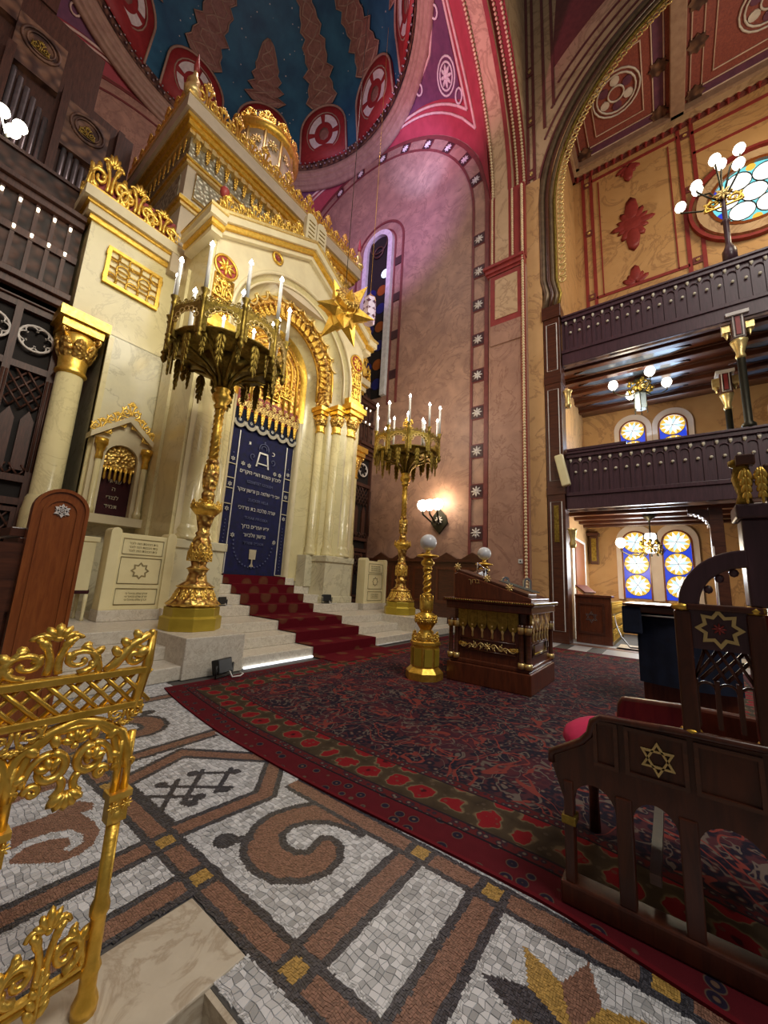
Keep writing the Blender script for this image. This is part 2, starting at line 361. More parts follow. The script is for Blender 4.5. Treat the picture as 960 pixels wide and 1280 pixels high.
def swirl(x, y, cx, cy, fl=1):
    x = 1.56 + (x - cx) * fl; y = 1.60 + y - cy
    if math.hypot(x - 1.335, y - 1.915) < .06 or seg(x, y, 1.335, 1.915, 1.42, 1.84) < .028: return 'k'
    if x < 1.2 or x > 2 or y < 1.3 or y > 2: return 'w'
    if edge(SW, x, y) < .02: return 'k'
    return 't' if inside(SW, x, y) else 'w'
def mosaic(x, y):
    if x < .345 or (x < .93 and y < 1.72) or (x < 1.06 and 1.31 < y < 1.71): return None
    if x > 2.0 and y < 3.2 and y > -1: return 'w' if x < 2.08 else None
    if y > 5.1: return None
    if x < 1.06:
        if y < 1.33: return 'w'
        for t0 in (1.71, 2.06, 3.45, 4.4):
            q = stripe(y - t0)
            if q: return q
        if 2.22 < y < 3.45:
            if inside(LW, x, y): return 'w'
            return 't' if inside(LS, x, y) or seg(x, y, .4, 3.1, .95, 3.15) < .05 else 'w'
        if y > 3.6: return swirl(x, y, .8, 4.0)
        return 'w'
    q = stripe(x - 1.06, .15, .035)
    if q:
        for g in GY:
            if abs(y - g) < .038 and q == 't': return 'g'
            if abs(y - g) < .075: return 'k'
        return q
    if 1.855 < x < 2.03 and y < 2.1:
        for g in (1.11, .73, .1):
            if abs(y - g) < .04 and 1.89 < x < 1.97: return 'g'
            if abs(y - g) < .075: return 'k'
        return 't' if 1.885 < x < 1.975 else 'k'
    if y < .65:
        dx, dy = x - 1.55, y - .33; r = math.hypot(dx, dy); a = (math.atan2(dy, dx) + PI / 8) % (2 * PI); s = int(a / (PI / 4)); dl = abs((a % (PI / 4)) - PI / 8)
        if r < .3 * .165 * math.sin(PI / 8) / (.165 * math.sin(PI / 8 - dl) + .3 * math.sin(dl)): return 'tgkg'[s % 4]
        return 'w'
    for t0 in (.65, 1.055):
        q = stripe(y - t0, .17)
        if q: return q
    if y < 1.06: return 'w'
    if y < 3.12:
        h = hexd(x, y)
        if y > 2.02 or h < .155:
            if h < 0:
                for L in KN:
                    if seg(x, y, *L) < .017: return 'k'
                for c in KD:
                    if math.hypot(x - c[0], y - c[1]) < .038: return 'k'
                return 'w'
            return ('k' if h < .035 or h > .12 else 't') if h < .155 else 'w'
        return swirl(x, y, 1.56, 1.60)
    q = stripe(y - 3.12) or stripe(y - 4.35)
    if q: return q
    return swirl(x, y, 1.6, 3.75, -1)
ts = .026; NX, NY = int(2.1 / ts), int(5.9 / ts)
JX = [[(.3 + i * ts + rnd.uniform(-.27, .27) * ts, -.75 + j * ts + rnd.uniform(-.27, .27) * ts) for j in range(NY + 1)] for i in range(NX + 1)]
TB = {k: MB() for k in 'wktg'}
NEAR = []
def tess(q, k, s):
    if k == 'w' and s == .88:
        c3 = Vector((sum(a for a, b in q) / 4, sum(b for a, b in q) / 4, -H)); dz_ = c3.dot(fwd); u_ = c3.dot(right) / dz_ * 473; v_ = -c3.dot(up) / dz_ * 473
        if abs(u_) < 480 and abs(v_) < 640 and dz_ < 1.6: NEAR.append((dz_, q)); return
    cx = sum(a for a, b in q) / 4; cy = sum(b for a, b in q) / 4; z = rnd.uniform(-.0012, .0008)
    TB[k].add([(a, b, -.0065) for a, b in q] + [(cx + (a - cx) * s, cy + (b - cy) * s, z) for a, b in q], [(4, 5, 6, 7), (0, 1, 5, 4), (1, 2, 6, 5), (2, 3, 7, 6), (3, 0, 4, 7)])
for i in range(NX):
    for j in range(NY):
        q = [JX[i][j], JX[i + 1][j], JX[i + 1][j + 1], JX[i][j + 1]]
        cx = sum(a for a, b in q) / 4; cy = sum(b for a, b in q) / 4; k = mosaic(cx, cy)
        if k == 'w' and all(mosaic(cx + (a - cx) * 1.1, cy + (b - cy) * 1.1) == 'w' for a, b in q): tess(q, k, .88); continue
        L = lambda u, v: tuple((1 - u) * ((1 - v) * q[0][t] + v * q[3][t]) + u * ((1 - v) * q[1][t] + v * q[2][t]) for t in (0, 1))
        N = 2 if cy > 2.9 else 3
        for a in range(N):
            for b in range(N):
                r = [L(a / N, b / N), L((a + 1) / N, b / N), L((a + 1) / N, (b + 1) / N), L(a / N, (b + 1) / N)]
                k = mosaic(sum(x for x, y in r) / 4, sum(y for x, y in r) / 4)
                if k: tess(r, k, .9)
NEAR.sort(key=lambda t: t[0])
for n_, (d_, q) in enumerate(NEAR):
    cx = sum(a for a, b in q) / 4; cy = sum(b for a, b in q) / 4; z = rnd.uniform(-.0012, .0008)
    V = [(a - cx, b - cy, -.0065) for a, b in q] + [((a - cx) * .88, (b - cy) * .88, z) for a, b in q]; F = [(4, 5, 6, 7), (0, 1, 5, 4), (1, 2, 6, 5), (2, 3, 7, 6), (3, 0, 4, 7)]
    if n_ < 300: m_ = MB(); m_.add(V, F); part('tessera', m_, 'tess_near', floor, (cx, cy, 0))
    else: TB['w'].add([(x + cx, y + cy, z_) for x, y, z_ in V], F)
for k, n, mt in (('w', 'white_tesserae', 'tess_white'), ('k', 'black_tesserae', 'tess_black'), ('t', 'terracotta_tesserae', 'tess_terra'), ('g', 'gold_tesserae', 'tess_gold')):
    o = part(n, TB[k], mt, floor); o['kind'] = 'stuff'
# paving on the far side of the carpet
for k, (a, b, c, d, mt) in enumerate([(9.95, 10.9, -6, 4.8, 'tess_white'), (10.95, 11.25, -6, 4.2, 'tess_terra'), (11.3, 12.4, -6, 1.15, 'slab_cream'), (11.3, 11.6, -6, 3, 'tess_white')]):
    b_ = MB(); b_.box(a, b, c, d, -.006, 0); part('paving_strip', b_, mt, floor)
for k in range(5):
    b_ = MB(); y = 1.3 + k * .7; b_.box(10.0, 10.85, y, y + .3, 0, .003); part('paving_strip', b_, 'grout', floor)
# ============================================================ CARPETS
def uvmat(n): 
    m, nt, p = _mat(n); u = nd(nt, 'ShaderNodeUVMap'); s = nd(nt, 'ShaderNodeSeparateXYZ'); nt.links.new(u.outputs[0], s.inputs[0]); p.inputs['Roughness'].default_value = .95
    p.inputs['Specular IOR Level'].default_value = .1
    return m, nt, p, u.outputs[0], s
def M2(nt, op, a, b=None):
    n = nd(nt, 'ShaderNodeMath', operation=op)
    for i, q in enumerate((a, b)):
        if q is None: continue
        if isinstance(q, (int, float)): n.inputs[i].default_value = q
        else: nt.links.new(q, n.inputs[i])
    return n.outputs[0]
def mixc(nt, f, a, b):
    n = nd(nt, 'ShaderNodeMix', data_type='RGBA')
    for i, q in ((0, f), (6, a), (7, b)):
        if isinstance(q, tuple): n.inputs[i].default_value = c4(q)
        elif isinstance(q, (int, float)): n.inputs[i].default_value = q
        else: nt.links.new(q, n.inputs[i])
    return n.outputs[2]
RX0, RX1, RY0, RY1 = 2.0, 9.9, -1.2, 4.72
m, nt, p, uv, s = uvmat('persian_carpet')
d = M2(nt, 'MINIMUM', M2(nt, 'MINIMUM', s.outputs[0], M2(nt, 'SUBTRACT', RX1 - RX0, s.outputs[0])), M2(nt, 'MINIMUM', s.outputs[1], M2(nt, 'SUBTRACT', RY1 - RY0, s.outputs[1])))
def vor(sc, feat='F1', out='Distance', rn=1):
    v = nd(nt, 'ShaderNodeTexVoronoi', feature=feat); v.inputs['Scale'].default_value = sc; v.inputs['Randomness'].default_value = rn; nt.links.new(uv, v.inputs[0]); return v.outputs[out]
def step(x, t): return M2(nt, 'GREATER_THAN', x, t)
dots = vor(9.5, rn=.45); dcol = ramp(nt, dots, [(.1, (.12, .07, .05)), (.14, (.014, .01, .022)), (.26, (.02, .014, .03)), (.29, (.1, .07, .05)), (.33, (.085, .008, .013)), (1, (.1, .009, .015))])
grd = ramp(nt, vor(26, rn=.7), [(.2, (.15, .11, .09)), (.35, (.02, .016, .028)), (.6, (.09, .014, .016))])
uvd = nd(nt, 'ShaderNodeVectorMath', operation='ADD'); nt.links.new(uv, uvd.inputs[0]); nzv = nd(nt, 'ShaderNodeTexNoise'); nzv.inputs['Scale'].default_value = 9; nt.links.new(uv, nzv.inputs[0]); nsc = nd(nt, 'ShaderNodeVectorMath', operation='SCALE'); nt.links.new(nzv.outputs['Color'], nsc.inputs[0]); nsc.inputs['Scale'].default_value = .12; nt.links.new(nsc.outputs[0], uvd.inputs[1])
vp = nd(nt, 'ShaderNodeTexVoronoi'); vp.inputs['Scale'].default_value = 4.6; vp.inputs['Randomness'].default_value = .25; nt.links.new(uvd.outputs[0], vp.inputs[0])
pal = ramp(nt, vp.outputs['Distance'], [(.1, (.05, .006, .01)), (.14, (.19, .008, .014)), (.37, (.19, .012, .016)), (.39, (.16, .12, .07)), (.44, (.06, .042, .026)), (.75, (.035, .024, .016))])
pal = mixc(nt, M2(nt, 'MULTIPLY', step(M2(nt, 'SUBTRACT', 1, vor(15)), .8), .5), pal, (.1, .07, .05))
wn = noise(nt, uv, 2.2, 2, .5, 1.5); vine = ramp(nt, M2(nt, 'ABSOLUTE', M2(nt, 'SUBTRACT', wn, .5)), [(.0, (1, 1, 1)), (.012, (1, 1, 1)), (.02, (0, 0, 0))])
wn2 = noise(nt, uv, 4.5, 2, .5, 1.2); vine2 = ramp(nt, M2(nt, 'ABSOLUTE', M2(nt, 'SUBTRACT', wn2, .5)), [(.0, (1, 1, 1)), (.012, (1, 1, 1)), (.022, (0, 0, 0))])
fld = ramp(nt, vor(15), [(.12, (.13, .1, .085)), (.22, (.07, .025, .026)), (.34, (.013, .011, .022)), (.55, (.016, .012, .022)), (.7, (.06, .02, .026))])
fld = mixc(nt, step(noise(nt, uv, 1.1, 2), .56), fld, mixc(nt, .5, fld, (.075, .016, .024)))
fld = mixc(nt, vine2, fld, (.11, .085, .075)); fld = mixc(nt, vine, fld, (.17, .035, .03))
c = dcol
for t, q in ((.2, (.012, .008, .012)), (.215, grd), (.275, (.02, .014, .018)), (.29, pal), (.60, (.02, .014, .018)), (.615, grd), (.675, (.03, .02, .024)), (.69, fld)):
    c = mixc(nt, step(d, t), c, q)
c = mixc(nt, step(d, .022), (.12, .008, .014), c)
nt.links.new(c, p.inputs['Base Color']); bump(nt, p, noise(nt, uv, 220, 2), .25, .004)
def sheet(name, fn, nu, nv, uvs, th, mat):
    me = bpy.data.meshes.new(name); V = []; F = []
    for lay in (th, 0):
        for i in range(nu + 1):
            for j in range(nv + 1):
                x, y, z = fn(i / nu, j / nv); V.append((x, y, z + lay))
    K = (nu + 1) * (nv + 1); ix = lambda i, j: i * (nv + 1) + j
    for i in range(nu):
        for j in range(nv): F.append((ix(i, j), ix(i + 1, j), ix(i + 1, j + 1), ix(i, j + 1)))
    for i in range(nu):
        for j in (0, nv): F.append((ix(i, j), ix(i + 1, j), K + ix(i + 1, j), K + ix(i, j)))
    for j in range(nv):
        for i in (0, nu): F.append((ix(i, j), ix(i, j + 1), K + ix(i, j + 1), K + ix(i, j)))
    me.from_pydata(V, [], F); l = me.uv_layers.new(name='UVMap')
    for lp in me.loops:
        k = lp.vertex_index % K; i, j = divmod(k, nv + 1); l.data[lp.index].uv = uvs(i / nu, j / nv)
    me.materials.append(MT[mat]); return me
def rugf(u, v):
    y = RY0 + (RY1 - RY0) * v; e = max(0, (y - 3.0)) ** 1.5 * .12 * (1 - u)
    return (RX0 + (RX1 - RX0) * u + e + .015 * math.sin(y * 2.3) * (1 - u) - max(0, .5 - y) * .13 * (1 - u), y, .001)
o = link('persian_carpet', sheet('persian_carpet', rugf, 30, 40, lambda u, v: (u * (RX1 - RX0), v * (RY1 - RY0)), .012, 'persian_carpet'))
tag(o, 'large dark red and navy floral carpet spread before the marble steps', 'carpet')
# ============================================================ APSE SHELL
BX, BY, BR, BZ = 4.6, 10.4, 6.2, 14.6
XW = BX + BR; YF = BY - BR
w = MB(); w.box(XW, XW + .4, YF, BY + BR, 0, 21.5); wallR = struct('wall_right', w, 'plaster_apse')
w = MB(); w.box(BX - BR - .4, BX - BR, YF, BY + BR, 0, 21.5); struct('wall_left', w, 'plaster_apse')
w = MB(); w.box(BX - BR - .4, XW + .4, BY + BR, BY + BR + .4, 0, 21.5); wallB = struct('wall_back', w, 'plaster_apse')
# pendentives
def pend(phi, t, off=0):
    rm = BR / max(abs(math.cos(phi)), abs(math.sin(phi))); r = BR * .985 + (rm - BR * .985) * t
    z = math.sqrt(max(0, 2 * BR * BR - r * r)); k = 1 - off / (BR * 1.414)
    return (BX + r * math.cos(phi) * k, BY + r * math.sin(phi) * k, BZ + z * k)
pm = MB()
for q in range(4): pm.grid(lambda u, v: pend(q * PI / 2 + u * PI / 2, v), 40, 12)
ceil = struct('ceiling', pm, 'pend_red', 'pink painted pendentives below the dome')
def pstrip(P, w, mat, name, off=.03):           # painted line raised on the pendentive: list of (phi, t)
    b = MB()
    for k in range(len(P) - 1):
        pass
    b.tube([pend(a, t, off) for a, t in P], w, 5); return part(name, b, mat, ceil)
for q in (3, 1, 0):
    c0 = q * PI / 2 + PI / 4
    for f, w_ in ((.78, .045), (.62, .05)):
        h = PI / 4 * f
        tops = [(c0 - h + 2 * h * i / 20, .05 + (.9 - f) * .2) for i in range(21)]
        # sides follow the arch edges down to the foot
        dn = [(c0 + h * (1 - i / 14), .05 + (.9 - f) * .2 + (f * .98 - .05) * (i / 14) ** .8) for i in range(15)]
        dn2 = [(2 * c0 - a, t) for a, t in dn]
        for L in (tops, dn, dn2): pstrip(L, w_, 'pend_line', 'painted_line')
    pn = MB(); h = PI / 4 * .58
    def pf(u, v, h=h, c0=c0): 
        t = .12 + .46 * v; return pend(c0 + h * (2 * u - 1) * (1 - v ** 1.25 * .98), t, .025)
    pn.grid(pf, 16, 12); part('painted_panel', pn, 'pend_purple', ceil)
    for (dphi, t, r_, n_) in ((0, .36, .5, 20), (0, .36, .36, 20), (-.17, .17, .16, 12), (.17, .17, .16, 12), (0, .55, .2, 12)):
        C = Vector(pend(c0 + dphi, t, .06)); N = (Vector((BX, BY, BZ)) - C).normalized(); U = N.orthogonal().normalized(); V_ = N.cross(U)
        b = MB(); b.tube([C + U * math.cos(k * 2 * PI / n_) * r_ + V_ * math.sin(k * 2 * PI / n_) * r_ for k in range(n_)], .035, 5, True); part('medallion_ring', b, 'white_flower' if q == 3 else 'pend_line', ceil)
    C = Vector(pend(c0, .36, .06)); N = (Vector((BX, BY, BZ)) - C).normalized()
    o = link('medallion_flower', ORN['ros_white'], ceil, C, N.to_track_quat('-Y', 'Z').to_euler(), .7)
# wall arches: striped border following the arch on each wall
def wallarch(axis, plane, sgn, parent, cc):
    for r0, r1, mt, nm in ((6.16, 6.02, 'red_band', 'border_strip'), (5.62, 5.54, 'red_band', 'border_strip')):
        b = MB(); A = [(cc + r0, 2.05)] + circ(cc, BZ, r0, 40, 0, PI) + [(cc - r0, 2.05)]; B = [(cc + r1, 2.05)] + circ(cc, BZ, r1, 40, 0, PI) + [(cc - r1, 2.05)]
        b.band(A, B, axis, plane, plane - .035 * sgn); part(nm, b, mt, parent)
wallarch('x', XW, 1, wallR, BY); wallarch('y', BY + BR, 1, wallB, BX)
plq = MB(); plq.box(-.02, 0, -.24, .24, -.24, .24); plqm = plq.mesh('border_plaque', 'red_band')
simple('plaque_dark', (.07, .025, .03), .5); blk = MB(); blk.box(-.03, 0, -.2, .2, -.2, .2); blkm = blk.mesh('plaque_field', 'plaque_dark')
def plaque(y, z, ang=0):
    o = link('border_plaque', plqm, wallR, (XW - .001, y, z), (ang, 0, 0)); link('plaque_field', blkm, o, (-.005, 0, 0))
    link('rosette', ORN['ros_white'], o, (-.035, 0, 0), (0, 0, PI / 2), .36)
zs = 2.9
while zs < 14.3: plaque(YF + .41, zs); zs += 1.3
for k in range(1, 9): a = PI + k * .23; plaque(BY + 5.79 * math.cos(a), BZ - 5.79 * math.sin(a), -a)
# narrow arched window on the apse wall
win = MB(); A = archpath(9.15, 15.4, .78, 8.4); B = archpath(9.15, 15.4, .56, 8.4); win.band(A, B, 'x', XW, XW - .16)
w1 = struct('window_1', win, 'white_paint', 'tall narrow arched window high on the purple apse wall')
b = MB(); b.prism(archpath(9.15, 15.4, .57, 8.4), 'x', XW, XW - .02); part('pane', b, 'black_hole', w1)
b = MB(); b.band(archpath(9.15, 15.4, 1.3, 8.0), archpath(9.15, 15.4, 1.2, 8.0), 'x', XW, XW - .03); part('border_strip', b, 'red_band', w1)
b = MB(); b.band(archpath(9.15, 15.4, .9, 8.0), archpath(9.15, 15.4, .83, 8.0), 'x', XW, XW - .03); part('border_strip', b, 'red_band', w1)
simple('pane_amber', (.35, .1, .02), .3); simple('pane_blue', (.02, .03, .18), .3); emit('pane_sky', (.6, .8, 1), 1.6)
for k in range(6):
    for j, (yy, mt) in enumerate(((-.27, 'pane_amber'), (.27, 'pane_blue'))):
        b = MB(); b.prism(circ(9.15 + (yy if k % 2 else -yy), 9.0 + k * .85, .24, 12, end=False), 'x', XW - .02, XW - .035); part('glass_roundel', b, mt, w1)
b = MB(); b.prism(circ(8.75, 14.0, .2, 12, end=False), 'x', XW - .02, XW - .04); part('glass_roundel', b, 'pane_sky', w1)
for z in (15.6, 15.2): b = MB(); b.tube([(XW - .06, 9.15 + a, z_) for a, z_ in circ(0, z, .45 - (15.6 - z) * .5, 16, end=False)], .035, 5, True); part('tracery', b, 'wood_screen', w1)
# plaques beside the window
for z in (9.2, 10.9, 12.6, 14.3): plq_o = link('border_plaque', blkm, w1, (XW - .005, 8.1, z), None, (1, .8, .9))
# dome
dm = MB(); prof = [(5.75 * math.cos(a), 21.15 + 6.2 * math.sin(a)) for a in [i * PI / 2 / 20 for i in range(21)]]; prof[-1] = (.001, 27.35)
dm.lathe(prof, 64, (BX, BY, 0), caps=False); dome = struct('ceiling_dome', dm, 'dome_blue', 'star-painted blue dome')
mo = MB(); mo.lathe([(6.3, 20.62), (6.2, 20.55), (6.1, 20.6), (6.08, 20.68), (6.0, 20.66), (5.95, 20.72), (5.97, 20.82), (5.86, 20.8), (5.82, 20.88), (5.84, 20.98), (5.76, 20.98), (5.72, 21.05), (5.74, 21.25)], 96, (BX, BY, 0), caps=False); part('dome_moulding', mo, 'cornice_brown', dome)
def dp(a, e, k=.985): return (BX + 5.75 * k * math.cos(e) * math.cos(a), BY + 5.75 * k * math.cos(e) * math.sin(a), 21.15 + 6.2 * k * math.sin(e))
def domeshape(pts, k0, k1, a0, mat, name, parent):     # pts: polygon of (azimuth, elevation) about a0
    b = MB(); n = len(pts); cx = sum(p_[0] for p_ in pts) / n; cy = sum(p_[1] for p_ in pts) / n
    V = [dp(a0 + x, y, k1) for x, y in pts] + [dp(a0 + cx + (x - cx) * .5, cy + (y - cy) * .5, k1) for x, y in pts] + [dp(a0 + cx, cy, k1)] + [dp(a0 + x, y, k0) for x, y in pts]
    F = []
    for i in range(n):
        j = (i + 1) % n; F += [(i, j, n + j, n + i), (n + i, n + j, 2 * n), (i, 2 * n + 1 + i, 2 * n + 1 + j, j)]
    b.add(V, F, True); return part(name, b, mat, parent)
def domering(cx, cy, rx, ry, r, a0, mat, name, parent, n=20):
    b = MB(); b.tube([dp(a0 + cx + rx * math.cos(i * 2 * PI / n), cy + ry * math.sin(i * 2 * PI / n), .968) for i in range(n)], r, 5, True); return part(name, b, mat, parent)
NI = 11
for k in range(NI):
    a0 = math.radians(20) + k * 2 * PI / NI
    hw = .225; arch = [(-hw, .05), (hw, .05)] + [(hw * math.cos(t), .30 + .17 * math.sin(t)) for t in [i * PI / 12 for i in range(13)]]
    nz = domeshape(arch, .995, .975, a0, 'dome_red', 'painted_niche', dome)
    bb_ = MB(); L = [(-hw, .05)] + [(-hw * math.cos(t), .30 + .17 * math.sin(t)) for t in [i * PI / 16 for i in range(17)]] + [(hw, .05)]
    bb_.tube([dp(a0 + x, y, .972) for x, y in L], .05, 5); part('niche_edge', bb_, 'cornice_brown', nz)
    domering(0, .27, .165, .15, .03, a0, 'cornice_brown', 'niche_ring', nz)
    for j in range(4):
        b = MB(); n_ = 8; A_ = [j * PI / 2 + .16 + (PI / 2 - .32) * i / n_ for i in range(n_ + 1)]
        V = [dp(a0 + rr * 1.08 * math.cos(t), .27 + rr * math.sin(t), .966) for rr in (.085, .135) for t in A_]; b.add(V, [(i, i + 1, n_ + 2 + i, n_ + 1 + i) for i in range(n_)]); part('white_segment', b, 'white_flower', nz)
    domeshape([(.05 * math.cos(i * PI / 4), .27 + .05 * math.sin(i * PI / 4)) for i in range(8)], .975, .968, a0, 'dome_brown', 'niche_boss', nz)
    big = k % 2 == 0; top = 1.2 if big else .86; P_ = []; n_ = 18 if big else 12
    wf = lambda q: (.17 if big else .19) * (1 - q) ** .55 * (.72 + .28 * math.sin(q * 17) ** 2) + .012
    for i in range(n_ + 1):
        q = i / n_; zz = .47 + (top - .47) * q; ww = wf(q) * (1.12 if i % 2 else .84); P_.append((ww / math.cos(min(zz, 1.25)) * .8, zz))
    b = MB(); V = [dp(a0 + s_ * x, y, .979) for s_ in (-1, 1) for x, y in P_]; b.add(V, [(i, i + 1, n_ + 2 + i, n_ + 1 + i) for i in range(n_)]); ob = part('painted_ornament', b, 'dome_brown', dome)
    for s_ in (-1, 1):
        b = MB(); b.tube([dp(a0 + s_ * x, y, .975) for x, y in P_], .035, 4); part('ornament_edge', b, 'cornice_brown', ob)
        b = MB(); b.tube([dp(a0 + s_ * P_[i][0] * .75 * math.sin(i * 1.3), P_[i][1], .975) for i in range(n_ + 1)], .035, 4); part('ornament_braid', b, 'cornice_brown', ob)
zz = MB()
for k in range(150):
    a = k * 2 * PI / 150; zz.sphere(dp(a, .02, .972), .05, 6, 4); zz.sphere(dp(a + .02, .055, .972), .05, 6, 4)
o = part('beading', zz, 'organ_metal', dome); o['kind'] = 'stuff'
bt = MB(); bt.lathe([(5.7, 21.2), (5.62, 21.62)], 96, (BX, BY, 0), caps=False); part('dome_frieze', bt, 'carved_tan', dome)
# ---- triumphal arch between apse and nave
ta = MB(); NA = 48
ta.grid(lambda u, v: (BX + 6.2 * math.cos(PI * u), 3.45 + .75 * v, BZ + 6.2 * math.sin(PI * u)), NA, 3)
ta.grid(lambda u, v: (BX + (6.2 + .25 * v) * math.cos(PI * u), 3.45, BZ + (6.2 + .25 * v) * math.sin(PI * u)), NA, 2)
ta.grid(lambda u, v: (BX + 6.45 * math.cos(PI * u), 3.0 + .45 * v, BZ + 6.45 * math.sin(PI * u)), NA, 3)
tri = struct('wall_arch', ta, 'plaster_cream', 'cream soffit of the great arch before the apse')
for (y0, y1, rr, mt) in ((4.06, 4.2, 6.17, 'red_paint'), (3.45, 3.58, 6.17, 'red_paint'), (3.0, 3.45, 6.42, 'red_paint')):
    b = MB(); b.band(circ(0, 0, 1, 48, 0, PI), circ(0, 0, 1, 48, 0, PI), 'y', 0, 0); b = MB()
    b.grid(lambda u, v: (BX + rr * math.cos(PI * u), y0 + (y1 - y0) * v, BZ + rr * math.sin(PI * u)), 48, 1); part('painted_border', b, mt, tri)
def beadline(fn, n, r, mat, parent):
    b = MB()
    for k in range(n): b.sphere(fn(k / n), r, 6, 4)
    o = part('bead_row', b, mat, parent); o['kind'] = 'stuff'
for (y, rr) in ((4.1, 6.14), (3.32, 6.38), (3.1, 6.38)):
    beadline(lambda u: (BX + rr * math.cos(PI * u * .5), y, BZ + rr * math.sin(PI * u * .5)), 90, .05, 'bead_cream', tri)
# nave end wall above and beside the arch
ew = MB(); A = [(BX + 6.45, 13)] + circ(BX, BZ, 6.45, 48, 0, PI) + [(BX - 6.45, 13)]
O = [(11.35, 13)] + [(11.35, BZ + (27 - BZ) * min(1, i / 12)) if i <= 12 else (11.35 - (13.5) * (i - 12) / 24, 27) if i <= 36 else (-2.15, 27 - (27 - BZ) * (i - 36) / 12) for i in range(49)] + [(-2.15, 13)]
ew.band(A, O, 'y', 3.0, 3.2); struct('wall_front', ew, 'plaster_cream')
# right pier of the arch
pr = MB(); pr.box(10.7, 11.3, 3.02, 4.2, 0, 11.45); pier = struct('wall_pier', pr, 'plaster_pier', 'pink marbled pier of the apse arch')
for (z0, z1, e) in ((11.45, 11.55, .05), (11.55, 11.7, .1), (11.7, 11.8, .16)):
    b = MB(); b.box(10.7 - e, 11.25, 3.04, 4.2 + e, z0, z1); part('impost', b, 'red_paint', pier)
b = MB(); b.box(10.72, 11.3, 3.02, 4.2, 11.8, 14.6); part('upper_pier', b, 'red_paint', pier)
for z0, z1 in ((9.7, 11.3),): 
    b = MB(); b.box(10.66, 10.7, 3.1, 4.14, z0 - .1, z1 + .1); part('panel_frame', b, 'red_paint', pier)
    b = MB(); b.box(10.64, 10.66, 3.26, 3.98, z0 + .1, z1 - .06); part('cream_panel', b, 'plaster_cream', pier)
b = MB(); b.box(10.66, 10.7, 3.1, 4.14, 8.9, 9.6); part('panel_frame', b, 'plaster_pier', pier)
b = MB(); b.box(10.69, 10.72, 3.55, 4.0, 11.9, 14.6); part('cream_panel', b, 'plaster_cream', pier)
b = MB(); b.box(10.64, 10.7, 3.03, 3.16, .8, 11.4); part('painted_border', b, 'red_paint', pier)
beadline(lambda u: (10.63, 3.09, .9 + 13.6 * u), 150, .05, 'bead_cream', pier)
beadline(lambda u: (10.69, 3.42, 11.9 + 2.7 * u), 30, .045, 'bead_cream', pier)
beadline(lambda u: (10.69, 4.1, 11.9 + 2.7 * u), 30, .045, 'bead_cream', pier)
b = MB(); b.box(10.9, 11.5, 2.585, 3.04, 0, 14.6); struct('wall_pier_side', b, 'plaster_ochre')
# wainscot
wn_ = MB(); wn_.box(10.62, XW, 4.2, 8.6, .0, 2.0); wn_.box(10.56, XW, 4.2, 8.6, 2.0, 2.1); wa = struct('trim_1', wn_, 'wood_dark', 'dark wooden wainscot along the apse wall')
for k in range(5):
    y = 4.3 + k * .85; b = MB(); b.band([(y, .75), (y + .7, .75), (y + .7, 1.85), (y, 1.85)], [(y + .08, .83), (y + .62, .83), (y + .62, 1.77), (y + .08, 1.77)], 'x', 10.6, 10.63, True); part('wainscot_panel', b, 'wood_desk', wa)
    b = MB(); b.prism([(y, 2.1), (y + .35, 2.3), (y + .7, 2.1)], 'x', 10.6, 10.7); part('wainscot_crest', b, 'wood_dark', wa)
# ============================================================ STEPS
CX = 5.6
stair = thing('marble_staircase', 'speckled white marble steps and platform in front of the ark', 'stairs', (CX, 4.95, 0))
so = (-CX, -4.95, 0)
SY = [(4.95, .167, -1.55, 10.6), (5.42, .333, -1.55, 10.6), (5.93, .5, -1.55, 10.6), (6.87, .69, 3.05, 8.15), (7.25, .89, 3.4, 7.8), (7.63, 1.08, 4.2, 7.0), (8.0, 1.27, 4.3, 6.9)]
zb = 0; UP = []
for k, (y, z, x0, x1) in enumerate(SY):
    b = MB(); y1 = 10.0 if k == 2 else 8.4 if k > 2 else SY[k + 1][0] + .05
    b.box(x0, x1, y, y1, zb + (.0 if k else .001), z); zb = z
    if k < 3: part('step', b, 'step_marble', stair, so, bev=.012)
    else: UP.append(b)
for x0 in (2.53, 7.97):
    b = MB(); b.box(x0, x0 + .84, 4.9, 6.3, .001, .502); part('plinth', b, 'step_marble', stair, so, bev=.01)
b = MB(); b.tube([(3.42, 4.93, .02), (4.74, 4.93, .02)], .018, 6); o = part('light_tube', b, 'tube_white', None); tag(o, 'thin white tube light lying along the foot of the marble steps', 'light')
b = MB(); b.tube([(6.52, 4.93, .02), (7.9, 4.93, .02)], .018, 6); o = part('light_tube', b, 'white_paint', None); tag(o, 'thin white tube along the steps right of the red runner', 'light')
# runner
m, nt, p, uv, s = uvmat('runner_carpet')
v = nd(nt, 'ShaderNodeTexVoronoi'); v.inputs['Scale'].default_value = 1.9; v.inputs['Randomness'].default_value = .2; nt.links.new(uv, v.inputs[0])
fl_ = ramp(nt, v.outputs['Distance'], [(.16, (.16, .06, .03)), (.24, (.14, .045, .025)), (.28, (.12, .006, .012)), (1, (.13, .006, .014))])
nt.links.new(mixc(nt, M2(nt, 'MULTIPLY', noise(nt, uv, 9, 3), .5), fl_, (.07, .003, .008)), p.inputs['Base Color'])
prof = [(4.28, .014)]
zc = 0
for (y, z, *_r) in SY: prof += [(y - .015, zc + .014), (y - .015, z + .012), (y + .02, z + .016)]; zc = z
prof += [(8.28, 1.286)]
PL = [0]
for a, b_ in zip(prof, prof[1:]): PL.append(PL[-1] + math.hypot(a[0] - b_[0], a[1] - b_[1]))
n = len(prof) - 1
